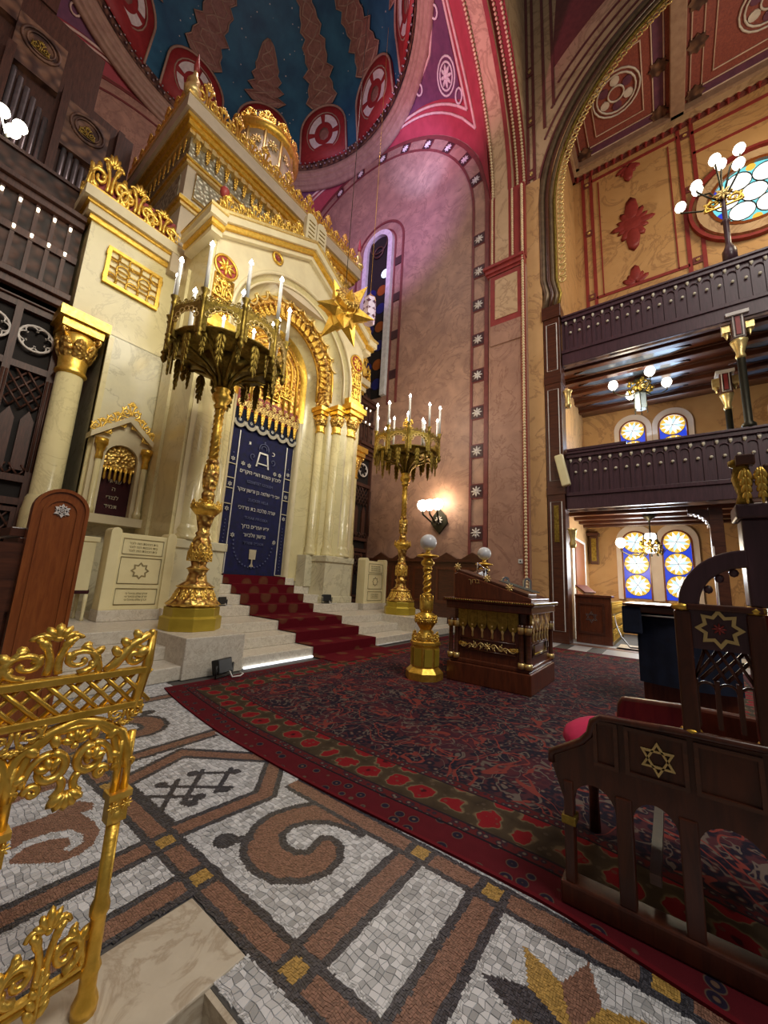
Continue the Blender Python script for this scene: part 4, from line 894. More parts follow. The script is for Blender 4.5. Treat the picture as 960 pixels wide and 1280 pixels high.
# ============================================================ CANDELABRA
def candelabrum(loc, label):
    t = thing('candelabrum', label, 'candelabrum', loc, group='tall candelabra flanking the ark')
    b = MB(); b.lathe([(.42, 0), (.42, .2), (.38, .22), (.38, .36), (.3, .38)], 8, smooth=False, rot=PI / 8); part('base', b, 'gold_paint', t, bev=.008)
    prof = [(.36, .38), (.37, .42), (.3, .5), (.26, .62), (.24, .66), (.25, .7), (.15, .78), (.12, .92), (.14, .96), (.15, 1.0), (.1, 1.04), (.14, 1.2), (.155, 1.35), (.12, 1.5), (.09, 1.56), (.11, 1.6), (.08, 1.64), (.09, 1.7), (.13, 1.9), (.15, 1.96)]
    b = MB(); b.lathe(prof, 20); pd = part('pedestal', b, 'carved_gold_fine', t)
    for k in range(12): a = k * PI / 6; orn('base_leaf', 'pend', pd, (.34 * math.cos(a), .34 * math.sin(a), .39), (.2, .24, .3), rz=a + PI / 2, rx=-.4)
    for r_, z_ in ((.37, .41), (.26, .69), (.155, .99)):
        b = MB(); b.lathe([(r_ - .012, z_ - .012), (r_ + .014, z_), (r_ - .012, z_ + .012)], 20); part('bead_ring', b, 'gold_bright', pd)
    for k in range(6): a = k * PI / 3; orn('knop_leaf', 'crest', pd, (.15 * math.cos(a), .15 * math.sin(a), 1.12), (.16, .2, .32), rz=a + PI / 2)
    b = MB(); b.lathe([(.09, 1.86), (.19, 1.98), (.22, 2.02), (.22, 2.1), (.2, 2.12), (.08, 2.14)], 16); cr = part('crown_collar', b, 'gold', t)
    for k in range(10): a = k * PI / 5; orn('collar_crest', 'crest', cr, (.21 * math.cos(a), .21 * math.sin(a), 2.03), (.15, .15, .16), rz=a + PI / 2)
    b = MB(); b.lathe([(.08, 2.12), (.1, 2.3), (.075, 2.36), (.11, 2.5), (.12, 2.7), (.08, 2.86), (.1, 2.9), (.075, 2.95)], 14); lf = part('leaf_shaft', b, 'carved_gold_fine', t)
    for k in range(6): a = k * PI / 3; orn('shaft_leaf', 'pend', lf, (.1 * math.cos(a), .1 * math.sin(a), 2.42), (.12, .16, .42), rz=a + PI / 2)
    b = MB(); n = 40; b.lathe([(.072 + .012 * (i % 2), 2.95 + 1.0 * i / n) for i in range(n + 1)], 4, tw=.32, smooth=True); b.lathe([(.066, 2.95), (.066, 3.95)], 12); part('twisted_shaft', b, 'gold', t)
    b = MB(); b.lathe([(.08, 3.92), (.11, 3.98), (.08, 4.02), (.14, 4.1), (.15, 4.18), (.1, 4.26), (.13, 4.3), (.1, 4.34)], 16); part('knop', b, 'gold', t)
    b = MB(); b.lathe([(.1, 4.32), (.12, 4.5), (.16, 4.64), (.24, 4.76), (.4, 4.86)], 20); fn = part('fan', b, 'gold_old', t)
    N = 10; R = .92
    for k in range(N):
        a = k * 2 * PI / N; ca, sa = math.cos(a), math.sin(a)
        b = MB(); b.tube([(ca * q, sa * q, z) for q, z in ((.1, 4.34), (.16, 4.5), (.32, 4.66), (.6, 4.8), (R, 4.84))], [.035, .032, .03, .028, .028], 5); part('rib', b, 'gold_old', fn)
        # arcade panel between this post and the next
        a2 = a + 2 * PI / N; P0 = Vector((R * ca, R * sa, 0)); P1 = Vector((R * math.cos(a2), R * math.sin(a2), 0)); mid = (P0 + P1) / 2; w = (P1 - P0).length
        ang = a + PI / N + PI / 2
        pn = MB(); hw = w / 2 - .03; h0, h1 = -.2, .36
        pn.band([(hw * .8, h0)] + circ(0, .06, hw * .8, 12, 0, PI) + [(-hw * .8, h0)], [(hw, h0)] + [(hw, h0 + (h1 - h0) * i / 3) for i in range(4)] + [(hw - 2 * hw * (i + 1) / 6, h1) for i in range(5)] + [(-hw, h1 - (h1 - h0) * i / 3) for i in range(4)] + [(-hw, h0)], 'y', -.02, .02)
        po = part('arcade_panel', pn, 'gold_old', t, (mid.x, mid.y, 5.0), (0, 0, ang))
        tr = MB()
        for q in range(7): tr.tube(arc3(circ(hw * .8 * math.cos(.25 + q * .44), .06 + hw * .8 * math.sin(.25 + q * .44), .045, 8, end=False), 'y', -.015), .011, 4, True)
        part('cusps', tr, 'gold_pale', po)
        for q in range(4): orn('panel_crest', 'crest_old', po, (-hw + (q + .5) * hw / 2, 0, h1), (.13, .13, .13))
        orn('hanging_pendant', 'pend_old', t, (mid.x * .93, mid.y * .93, 4.3), (.27, .3, .6), rz=ang)
        orn('corner_pendant', 'pend_old', t, (.8 * ca, .8 * sa, 4.46), (.2, .24, .46), rz=ang)
        b = MB(); b.lathe([(.0, 4.62), (.03, 4.66), (.055, 4.72), (.03, 4.78), (.06, 4.82), (.035, 4.86), (.032, 5.4), (.05, 5.44), (.03, 5.47), (.07, 5.56), (.03, 5.56)], 8, (R * ca, R * sa, 0)); ps = part('post', b, 'gold_old', t)
        b = MB(); hh = 6.4 if k % 2 == 0 else 6.25; b.lathe([(.03, 5.52), (.028, hh)], 8, (R * ca, R * sa, 0)); cn = part('candle', b, 'cream_wax', t)
        b = MB(); b.lathe([(.02, hh), (.035, hh + .04), (.0, hh + .12)], 8, (R * ca, R * sa, 0)); part('flame_bulb', b, 'flame', cn)
        if k % 2:
            q = .66; b = MB(); b.lathe([(.05, 5.0), (.03, 5.1), (.028, 5.85)], 8, (q * ca, q * sa, 0)); cn = part('candle', b, 'cream_wax', t); b = MB(); b.lathe([(.02, 5.85), (.035, 5.89), (0, 5.97)], 8, (q * ca, q * sa, 0)); part('flame_bulb', b, 'flame', cn)
    b = MB(); b.lathe([(.3, 4.86), (.88, 4.92), (.88, 4.95), (.1, 4.96)], 20); part('tray', b, 'gold_old', t)
    return t
z5 = -.5
c1 = candelabrum((2.98, 5.72, .502), 'gilded many-armed candelabrum before the left side of the ark'); c1.scale = (1, 1, .88)
for ch in list(c1.children): pass
c2 = dup(c1, None, location=(8.48, 5.72, .502), label='gilded many-armed candelabrum standing before the plaster wall, right of the ark')
b = MB(); b.lathe([(.05, 4.9), (.06, 5.3), (.04, 5.4), (.08, 5.5), (.03, 5.6), (.03, 6.1)], 8); fin = part('centre_finial', b, 'gold', c2)
for z in (5.5, 5.75, 6.0): orn('finial_scroll', 'crest', fin, (0, 0, z - .05), (.32, .3, .3)); orn('finial_scroll', 'crest', fin, (0, 0, z - .05), (.32, .3, .3), rz=PI / 2)
b = MB(); b.lathe([(.02, 6.3), (.035, 6.35), (0, 6.45)], 8); b.lathe([(.02, 6.1), (.02, 6.32)], 6); part('flame_bulb', b, 'flame', fin)
lamp('candle_glow', 'POINT', (2.98, 5.72, 7.2), None, 60, (1, .9, .7), .5); lamp('candle_glow', 'POINT', (8.48, 5.72, 7.2), None, 60, (1, .88, .7), .5)
# ============================================================ GLOBE LAMPS
def globe_lamp(loc, label):
    t = thing('globe_lamp', label, 'lamp', loc, group='gilded globe lamps beside the reading desk')
    b = MB(); b.lathe([(.27, 0), (.27, .1), (.24, .13), (.2, .17)], 8, smooth=False, rot=PI / 8); part('foot', b, 'gold', t, bev=.006)
    b = MB(); b.lathe([(.2, .15), (.2, .46), (.22, .48), (.22, .52), (.19, .54)], 8, smooth=False, rot=PI / 8); o = part('octagonal_drum', b, 'gold', t)
    for k in range(8):
        a = k * PI / 4; b = MB(); b.box(-.055, .055, -.01, .0, .19, .43); part('drum_panel', b, 'gold_paint', o, (.19 * math.cos(a), .19 * math.sin(a), 0), (0, 0, a + PI / 2))
        orn('drum_crest', 'crest', o, (.18 * math.cos(a), .18 * math.sin(a), .53), (.15, .15, .14), rz=a + PI / 2)
    b = MB(); b.lathe([(.17, .54), (.12, .62), (.08, .68), (.09, .7), (.13, .76), (.16, .82), (.15, .9), (.08, .94), (.09, .96)], 16); k_ = part('knop', b, 'gold', t)
    for k in range(8): a = k * PI / 4; orn('knop_leaf', 'ros', k_, (.155 * math.cos(a), .155 * math.sin(a), .84), .14, rz=a + PI / 2)
    b = MB(); b.lathe([(.085, .94), (.1, 1.0), (.1, 1.1), (.06, 1.18), (.08, 1.2), (.055, 1.22)], 14); lf = part('leaf_vase', b, 'gold', t)
    for k in range(6): a = k * PI / 3; orn('vase_leaf', 'pend', lf, (.09 * math.cos(a), .09 * math.sin(a), .97), (.1, .14, .22), rz=a + PI / 2)
    b = MB(); b.lathe([(.05, 1.2), (.05, 1.6)], 10)
    for s in (0, PI): b.tube([(.045 * math.cos(s + i * .42), .045 * math.sin(s + i * .42), 1.21 + .38 * i / 30) for i in range(31)], .022, 6)
    part('twisted_shaft', b, 'gold', t)
    b = MB(); b.lathe([(.07, 1.58), (.07, 1.6), (.05, 1.62), (.1, 1.66), (.1, 1.7), (.06, 1.74), (.07, 1.76), (.17, 1.78), (.16, 1.8), (.06, 1.82), (.035, 1.84), (.03, 1.88), (.05, 1.9)], 18); part('dish', b, 'gold', t)
    b = MB(); b.sphere((0, 0, 2.0), .128, 20, 12); part('glass_globe', b, 'globe_off', t); return t
g1 = globe_lamp((5.0, 2.9, .013), 'gilded globe lamp with spiral shaft in front of the reading desk'); g1.scale = (1, 1, .97)
g2 = dup(g1, None, location=(6.95, 2.8, .013), label='globe lamp mostly hidden behind the reading desk')
# ============================================================ READING DESK
t = thing('reading_desk', 'dark carved wooden reading desk with gilded tassel frieze and sloped top', 'desk', (5.2, 1.47, .013))
b = MB(); b.box(0, 1.22, 0, 1.18, 0, .26); b.box(.03, 1.19, .03, 1.15, .26, .32); part('plinth', b, 'wood_desk', t, bev=.012)
b = MB(); b.box(.08, 1.14, .08, 1.1, .3, 1.05); part('body', b, 'wood_desk', t)
b = MB(); b.box(-.02, 1.24, -.02, 1.2, 1.0, 1.1); b.box(-.06, 1.28, -.06, 1.24, 1.1, 1.15); part('table_top', b, 'wood_desk', t, bev=.012)
b = MB(); 
for k in range(40): b.sphere((-.065, -.04 + k * .0315, 1.13), .012, 5, 4); b.sphere((-.04 + k * .0315, -.065, 1.13), .012, 5, 4)
o = part('beading', b, 'gold_old', t); o['kind'] = 'stuff'
for x in (.04, 1.18):
    for y in (.04, .13, 1.05, 1.14):
        b = MB(); b.lathe([(.04, .3), (.04, .36), (.03, .38), (.03, .74), (.04, .76), (.045, .8), (.05, .86)], 10, (x, y, 0)); q = part('colonnette', b, 'wood_dark', t)
        for z0, z1 in ((.31, .38), (.74, .86)): b = MB(); b.lathe([(.042, z0), (.048, (z0 + z1) / 2), (.046, z1)], 10, (x, y, 0)); part('gilt_collar', b, 'gold_pale', q)
for (ux, uy, ox, oy, rz, nm) in ((0, 1, -.01, 0, -PI / 2, 'a'), (1, 0, 0, -.01, 0, 'b')):     # the two faces seen
    F = lambda q, z, d=0: (ox + ux * q + (-d if ux == 0 else 0) + (.06 if ux == 0 else 0), oy + uy * q + (-d if uy == 0 else 0) + (.06 if uy == 0 else 0), z)
    fr = link('face_panel', None, t, (.07, 1.18, 0) if ux == 0 else (0, .07, 0), (0, 0, rz))
    # local: x along the face (0..1.18), -y outwards
    g = MB(); g.box(.16, 1.02, -.02, 0, .3, 1.02); fp = part('panel_board', g, 'wood_desk', t, fr.location, fr.rotation_euler); bpy.data.objects.remove(fr)
    for k in range(6):
        c_ = .16 + .86 * (k + .5) / 6; b = MB(); b.prism([(c_ - .07, 1.0), (c_ + .07, 1.0)] + [(c_ + .07 * math.cos(a) , .84 + .1 * math.sin(a)) for a in [-PI * i / 8 for i in range(9)]], 'y', -.05, -.02); part('lambrequin', b, 'carved_gold_fine' if ux else 'gold_old', fp)
        b = MB(); b.lathe([(.0, .62), (.018, .64), (.012, .7), (.024, .74), (.012, .77), (.022, .8), (.0, .83)], 6, (c_, -.035, 0)); part('tassel', b, 'gold_pale', fp)
    b = MB(); b.tube([(.2, -.035, .64 - .19), (.98, -.035, .64 - .19), (.98, -.035, .6), (.2, -.035, .6)], .012, 4, True); part('panel_moulding', b, 'wood_dark', fp)
    if ux == 0:
        orn('gilded_flower', 'ros_pale', fp, (.59, -.03, .52), .13)
        for s in (-1, 1):
            for k in range(2): orn('gilded_sprig', 'scr_pale', fp, (.59 + s * (.14 + k * .16), -.03, .52 - .085 + (.01 if k else 0)), (s * .19, .17, .17 - .05 * k))
            orn('gilded_sprig', 'pend', fp, (.59 + s * .3, -.03, .52), (.1, .1, .13), ry=s * PI / 2)
    else:
        b = MB(); b.tube([(.3, -.03, .47), (.88, -.03, .47), (.88, -.03, .6), (.3, -.03, .6)], .012, 4, True); part('gilt_frame', b, 'gold_old', fp)
b = MB(); b.prism([(.1, 1.15), (1.16, 1.15), (1.16, 1.55), (.9, 1.55), (.1, 1.18)][:0] or [(.0, 1.15), (1.12, 1.15), (1.12, 1.5), (1.05, 1.52), (.0, 1.2)], 'x', .06, .98); sl_ = part('sloped_rest', b, 'wood_desk', t, bev=.01)
b = MB(); b.prism([(.05, 1.22), (1.1, 1.53), (1.1, 1.57), (.05, 1.26)], 'x', .1, .5); part('desk_flap', b, 'wood_dark', t, bev=.008)
simple('baize', (.05, .05, .04), .9); b = MB(); b.prism([(.12, 1.275), (.62, 1.42), (.62, 1.43), (.12, 1.285)], 'x', .55, .95); part('baize_cloth', b, 'baize', t)
for y, z in ((1.08, 1.6), (.62, 1.44), (.3, 1.33)): orn('gilt_mount', 'ros_pale', t, (.1, y, z), .13, rz=-PI / 2)
text('gilt_lettering', 'ברוך', .09, 'gold_pale', t, (.055, .8, 1.37), (PI / 2, 0, -PI / 2), heb=True)
b = MB(); b.tube([(.6, .98, 1.5), (.6, .98, 1.68), (1.0, .98, 1.6), (1.0, .98, 1.45)], .018, 5, True); part('book_stand', b, 'silver', t)
b = MB(); b.prism([(.55, 1.1), (1.05, 1.1), (1.05, 1.62), (.55, 1.5)], 'y', 1.0, 1.12); part('rear_shelf', b, 'wood_dark', t)
# two small arched metal holders beyond the desk
for k, (x, y) in enumerate(((7.6, 2.62), (7.95, 2.3))):
    o = MB(); o.band([(-.05, 0)] + circ(0, .5, .05, 8, PI, 0) + [(.05, 0)], [(-.09, 0)] + circ(0, .5, .09, 8, PI, 0) + [(.09, 0)], 'y', -.02, .02); q = thing('chair_back', ('silver arched chair back just behind the reading desk', 'silver arched chair back nearest the red beaded pier')[k], 'chair', (x, y, .013), -.6, 'small metal chair backs')
    part('hoop', o, 'silver', q, (0, 0, .95)); b = MB(); b.box(-.16, .16, -.1, .22, .0, .9); part('seat_box', b, 'wood_dark', q, bev=.01)
# ============================================================ STONE TABLETS
def tablet(loc, label, rz=0, w=.95):
    t = thing('inscribed_tablet', label, 'tablet', loc, rz, 'cream inscribed tablets beside the ark'); h = 1.38
    b = MB(); b.box(-w / 2 - .03, w / 2 + .03, -.05, .3, 0, .17); part('foot', b, 'step_marble', t, bev=.01)
    P = [(-w / 2, .17), (w / 2, .17)]; b = MB(); b.box(-w / 2, w / 2, 0, .22, .17, h); part('slab', b, 'tablet_cream', t, bev=.008)
    for s in (-1, 1): b = MB(); q = s * (w / 2 - .05); b.prism([(q - .075, .17), (q + .075, .17)] + circ(q, h, .075, 12, 0, PI), 'y', -.03, .26); part('scroll_end', b, 'tablet_cream', t, bev=.006)
    for z0, z1 in ((.25, .5), (.58, 1.0), (1.05, 1.3)):
        x = w / 2 - .17; b = MB(); b.tube(arc3([(-x, z0), (x, z0), (x, z1), (-x, z1)], 'y', -.004), .009, 4, True); part('panel_edge', b, 'tablet_ink', t)
    b = MB(); b.band(starpoly(0, .79, .14, .1, 8), starpoly(0, .79, .11, .075, 8), 'y', -.006, .001, True); part('star', b, 'tablet_ink', t)
    for z in (1.24, 1.18, 1.12): text('engraved_text', 'בית הכנסת הזה לזכר', .055, 'tablet_ink', t, (0, -.003, z - .03), heb=True, sx=w * .95)
    for z in (.44, .39, .34): text('engraved_text', 'זכרון עולם בהיכל ה׳', .045, 'tablet_ink', t, (0, -.003, z - .03), heb=True, sx=w * .95)
    return t
tablet((2.68, 7.0, .502), 'cream inscribed stone tablet left of the ark below the little niche', .0)
tablet((8.95, 6.95, .502), 'cream inscribed stone tablet right of the ark behind the far candelabrum', .0, 1.0)
# small cream chair seen behind the pew end
t = thing('carved_chair', 'small cream carved chair standing behind the pew end', 'chair', (1.88, 7.2, .502))
b = MB(); b.box(-.2, .2, 0, .05, .45, 1.2); b.box(-.24, .24, -.02, .07, 1.2, 1.28); part('backrest', b, 'tablet_cream', t, bev=.01)
b = MB(); b.box(-.22, .22, 0, .45, .4, .47); part('seat', b, 'velvet_maroon', t, bev=.02)
for x in (-.19, .19):
    for y in (.03, .42): b = MB(); b.lathe([(.03, 0), (.02, .05), (.03, .3), (.03, .4)], 8, (x, y, 0)); part('leg', b, 'tablet_cream', t)
# ============================================================ HANGING STAR
t = thing('hanging_star_lamp', 'gilded many-pointed star lamp hanging on a wire before the ark', 'lamp', (5.62, 5.75, 7.5)); 
phi = (1 + 5 ** .5) / 2
iv = [Vector(v).normalized() for v in [(0, s1, s2 * phi) for s1 in (1, -1) for s2 in (1, -1)] + [(s1, s2 * phi, 0) for s1 in (1, -1) for s2 in (1, -1)] + [(s2 * phi, 0, s1) for s1 in (1, -1) for s2 in (1, -1)]]
bm = bmesh.new(); bmesh.ops.create_icosphere(bm, subdivisions=1, radius=.44); 
F0 = [[v.co.copy() for v in f.verts] for f in bm.faces]; bm.free()
b = MB()
for f in F0: b.add([tuple(x) for x in f], [(0, 1, 2)])
part('core', b, 'gold', t, rot=(.4, .3, .2))
for k, v in enumerate(iv):
    L = .8 if k % 3 else .7; b = MB(); b.lathe([(.2, .28), (.0, L)], 5, smooth=False); q = v.to_track_quat('Z', 'Y').to_matrix().to_4x4()
    o = part('point', b, 'gold', t, rot=(Matrix.Rotation(.3, 4, 'Y') @ Matrix.Rotation(.2, 4, 'X') @ q).to_euler())
b = MB(); b.tube([(0, 0, .3), (0, 0, 9.5)], .008, 4); part('wire', b, 'iron', t)
b = MB(); b.lathe([(.0, -.02), (.34, -.02), (.3, .06), (.0, .08)], 5, smooth=False); part('face_plate', b, 'carved_gold', t, (-.2, -.32, .1), (1.1, -.5, 0))
t = thing('glass_lantern', 'lilac openwork glass lantern beside the hanging golden star', 'lantern', (6.45, 5.68, 8.05), .5)
b = MB(); b.lathe([(.13, -.36), (.15, -.34), (.17, 0), (.15, .34), (.13, .36)], 6, smooth=False); simple('lilac_glass', (.8, .65, .9), .3); part('glass', b, 'lilac_glass', t)
for k in range(6):
    a = k * PI / 3
    for z in (-.2, 0, .2): b = MB(); b.prism(starpoly(0, z, .06, .03, 4), 'y', -.165, -.15); part('cutout', b, 'pend_purple', t, rot=(0, 0, a + PI / 6 + PI / 2 * 0))
b = MB(); b.lathe([(.16, .34), (.05, .45), (.01, .5)], 6, smooth=False); b.tube([(0, 0, .48), (0, 0, 9.5)], .006, 4); part('cap', b, 'gold', t)
# ============================================================ GILDED GATE
t = thing('altar_gate', 'gilded cast-metal railing panel with scrolls and pointed arches in the foreground', 'railing', (.63, 1.53, 0))
def gpost(x):
    b = MB(); b.lathe([(.034, 0), (.036, .03), (.024, .06), (.024, .1), (.03, .12), (.022, .14), (.022, .26), (.028, .27), (.028, .29), (.02, .31), (.02, .53)], 12, (x, 0, 0)); p_ = part('post', b, 'gold', t)
    b = MB(); b.box(x - .028, x + .028, -.022, .022, .53, .6); b.box(x - .034, x + .034, -.028, .028, .6, .62); b.sphere((x, 0, .545), .03, 8, 6); part('capital', b, 'gold_bright', p_)
    for s in (-1, 1): orn('capital_volute', 'ros', p_, (x + s * .02, -.028, .58), .04)
    for dx in (-.014, .014): b = MB(); b.tube([(x + dx, 0, .62), (x + dx, 0, .8)], .013, 6); part('colonnette', b, 'gold', p_)
    b = MB(); b.tube([(x + .03 * math.cos(a), -.006 * math.sin(2 * a), .70 + .012 * math.sin(a * 2)) for a in [i * PI / 8 for i in range(16)]], .008, 5, True); part('knot', b, 'gold', p_)
gpost(0.0); gpost(-.30); gpost(-.60)
GW = .30
for c in (-.15, -.45):
    for r_, dz, w_ in ((.16, 0, .016), (.13, -.025, .013)):
        P = [(c + r_, .69), (c + r_ * .98, .74), (c + r_ * .82, .805), (c + r_ * .42, .85), (c, .875 + dz)]; P2 = [(2 * c - x, z) for x, z in reversed(P[:-1])]
        b = MB(); b.tube(arc3(P + P2), w_, 6); part('pointed_arch', b, 'gold', t)
    sc = MB()
    for s in (-1, 1):
        sc.tube([(c + s * x, -.0, z) for x, z in spiral(.062, .795, .052, PI / 2, 1.4, 22)], [.017 * (1 - .35 * i / 22) for i in range(23)], 6)
        sc.tube([(c + s * x, 0, z) for x, z in bez((.062, .847), (.12, .85), (.135, .76))], .013, 6)
        sc.tube([(c + s * x, 0, z) for x, z in bez((.03, .76), (.0, .72), (.04, .69))], .014, 6)
        sc.tube([(c + s * x, 0, z) for x, z in spiral(.1, .735, .024, 0, 1.1, 12)], .012, 6)
        for k in range(3): leaf(sc, c + s * .062, .795, .05, 1.2 + s * (k - 1) * .9 + (0 if s > 0 else .7), -.008, .6, .3)
        leaf(sc, c + s * .1, .85, .06, PI / 2 - s * .8, -.004, .6, .3); leaf(sc, c + s * .05, .86, .06, PI / 2 - s * .3, -.004, .6, .3); leaf(sc, c + s * .12, .8, .05, -.5 if s > 0 else PI + .5, -.004, .6, .3)
    for k in range(5): leaf(sc, c, .71, .07, -PI / 2 + (k - 2) * .45, -.006, .5, .3)
    for k in range(5): leaf(sc, c, .87, .05, PI / 2 + (k - 2) * .6, -.006, .55, .3)
    sc.sphere((c, -.004, .86), .014, 8, 5); part('arch_scrollwork', sc, 'gold_bright', t, (c * .16, 0, .74 * .16 - .04), None, (.84, 1, .84))
for z in (.89, 1.0): b = MB(); b.box(-.62, .03, -.015, .015, z - .011, z + .011); part('top_rail', b, 'gold', t, bev=.003)
for k in range(13):
    x = -.6 + k * .05
    for s in (-1, 1): b = MB(); b.tube([(x - s * .05, s * .004, .893), (x + s * .05, s * .004, .997)], .0075, 5); part('lattice_bar', b, 'gold', t)
orn('lattice_pendant', 'crest', t, (-.3, -.01, .885), (.13, .14, -.08)); orn('lattice_pendant', 'crest', t, (-.02, -.01, .885), (.1, .14, -.06))
orn('top_crest', 'crest', t, (-.24, 0, 1.005), (.24, .24, .17)); orn('top_crest', 'crest', t, (-.52, 0, 1.005), (.24, .24, .17))
b = MB(); b.tube([(x, 0, z) for x, z in [(-.1, 1.01), (-.075, 1.03), (-.03, 1.09), (.02, 1.12), (.035, 1.13), (.03, 1.02), (.0, .85)]], [.014, .017, .017, .015, .012, .017, .017], 6)
b.tube([(x - .008, 0, z) for x, z in spiral(-.01, 1.05, .036, 2.4, -1.3, 18)], .012, 6); leaf(b, -.02, 1.045, .06, .6, -.004, .6, .3); leaf(b, -.06, 1.05, .05, 2.2, -.004, .6, .3); leaf(b, .0, 1.1, .05, 2.2, 0, .6, .3); leaf(b, -.03, 1.08, .05, 2.4, 0, .6, .3); b.sphere((.03, 0, 1.125), .014, 8, 5)
part('end_scroll', b, 'gold_bright', t)
b = MB(); b.tube([(.0, 0, .215), (-.6, 0, .215)], .01, 6); b.tube([(.0, 0, .12), (-.6, 0, .12)], .01, 6); part('bottom_rail', b, 'gold', t)
for c in (-.13, -.42):
    o = orn('bottom_crest', 'crest', t, (c, -.004, .14), (.2, .24, .22)); orn('bottom_leaf', 'pend', t, (c, -.01, .2), (.1, .12, .12), ry=PI)
# ============================================================ LEFT PEW
t = thing('tall_pew', 'polished orange-brown pew with tall round-topped end panel and inlaid star', 'pew', (.92, 4.2, 0))
W2_ = .19; b = MB(); b.prism([(-W2_, .5 - .5), (W2_, 0)] + circ(0, 1.8, W2_, 14, 0, PI), 'y', 0, .1); pe = part('end_panel', b, 'wood_orange', t, bev=.012)
b = MB(); b.band([(-.13, .1)] + circ(0, 1.78, .13, 14, PI, 0) + [(.13, .1)], [(-.105, .1)] + circ(0, 1.78, .105, 14, PI, 0) + [(.105, .1)], 'y', -.012, .0); part('raised_moulding', b, 'wood_orange', pe)
b = MB(); b.band([(-.19, .0)] + circ(0, 1.8, .192, 14, PI, 0) + [(.19, .0)], [(-.165, .0)] + circ(0, 1.8, .165, 14, PI, 0) + [(.165, .0)], 'y', -.015, .0); part('raised_moulding', b, 'wood_orange', pe)
b = MB(); hexagram(b, 0, 1.8, .062, .012, 'y', -.012, .0)
for k in range(3): b.tube([(.05 * math.cos(k * PI / 3), -.008, 1.8 + .05 * math.sin(k * PI / 3)), (-.05 * math.cos(k * PI / 3), -.008, 1.8 - .05 * math.sin(k * PI / 3))], .004, 4)
part('inlaid_star', b, 'white_flower', pe)
b = MB(); b.box(-.22, -.1, .1, .7, 0, 1.55); b.box(-.28, .0, .1, .7, 1.55, 1.63); part('bench_back', b, 'wood_dark', t, bev=.01)
b = MB(); b.box(-.95, -.22, .12, .7, .42, .5); part('seat', b, 'wood_dark', t); b = MB(); b.box(-.5, -.22, .02, .08, .0, 1.2); b.box(-1.4, -.19, .05, .1, .95, 1.5); part('front_board', b, 'wood_dark', t)
# ============================================================ FLOODLIGHTS
def flood(loc, rz, label, sc=1):
    t = thing('floodlight', label, 'floodlight', loc, rz, 'small black floodlights on the steps'); t.scale = (sc, sc, sc)
    b = MB(); b.box(-.11, .11, -.04, .06, .04, .2, Matrix.Rotation(-.25, 4, 'X')); part('housing', b, 'black_metal', t, bev=.012)
    b = MB(); b.tube([(-.13, 0, .14), (-.13, 0, .01), (.13, 0, .01), (.13, 0, .14)], .012, 5); part('bracket', b, 'black_metal', t)
    b = MB(); b.tube([(.05, -.03, .06), (.02, -.1, .012), (.1, -.14, .012), (.2, -.1, .012), (.24, -.02, .012)], .008, 5); part('cable', b, 'white_paint', t)
flood((2.98, 4.70, .013), .3, 'black floodlight on the carpet before the left marble plinth', 1.15)
flood((4.25, 7.05, .692), .2, 'black floodlight on the upper step left of the runner', .85); flood((7.1, 7.03, .692), -.3, 'black floodlight on the step right of the runner', 1.1)
# ============================================================ WALL SCONCE
t = thing('wall_sconce', 'black wall sconce with three lit frosted shades on the plaster wall', 'sconce', (10.795, 5.85, 3.35), PI / 2)
b = MB(); b.prism([(0, -.45), (.3, -.1), (.22, .15), (0, .4), (-.22, .15), (-.3, -.1)], 'y', -.0, .08); part('backplate', b, 'iron', t); orn('backplate_scroll', 'ros_white', t, (0, .1, 0), .3)
for k, dx in enumerate((-.22, .05, .3)):
    b = MB(); b.tube([(0, .08, .0), (dx * .5, .3, -.1), (dx, .6, .12), (dx, .62, .22)], .03, 6); a_ = part('arm', b, 'iron', t); b = MB(); b.lathe([(.06, .22), (.15, .3), (.19, .42), (.15, .54), (.05, .58)], 14, (dx, .62, 0)); part('shade', b, 'globe_lit', a_)
lamp('sconce_glow', 'POINT', (10.42, 5.75, 4.0), None, 34, (1, .78, .48), .12)
# small fittings on the pier
b = MB(); b.box(10.98, 11.0, 2.6, 2.86, 2.4, 2.8); o = part('notice_plate', b, 'black_metal', None); tag(o, 'small framed black-and-white notice on the yellow pier', 'sign'); b = MB(); b.box(10.97, 10.98, 2.63, 2.83, 2.44, 2.76); part('paper', b, 'white_paint', o)
for k in range(2): b = MB(); b.box(10.965, 10.97, 2.66, 2.8, 2.5 + k * .13, 2.58 + k * .13); part('print', b, 'black_metal', o)
b = MB(); b.box(10.67, 10.7, 3.2, 3.32, 2.0, 2.12); o = part('wall_socket', b, 'white_paint', None, bev=.008); tag(o, 'small white electric socket low on the pink pier', 'socket'); b = MB(); b.box(10.665, 10.67, 3.24, 3.28, 2.04, 2.08); part('outlet', b, 'black_metal', o)
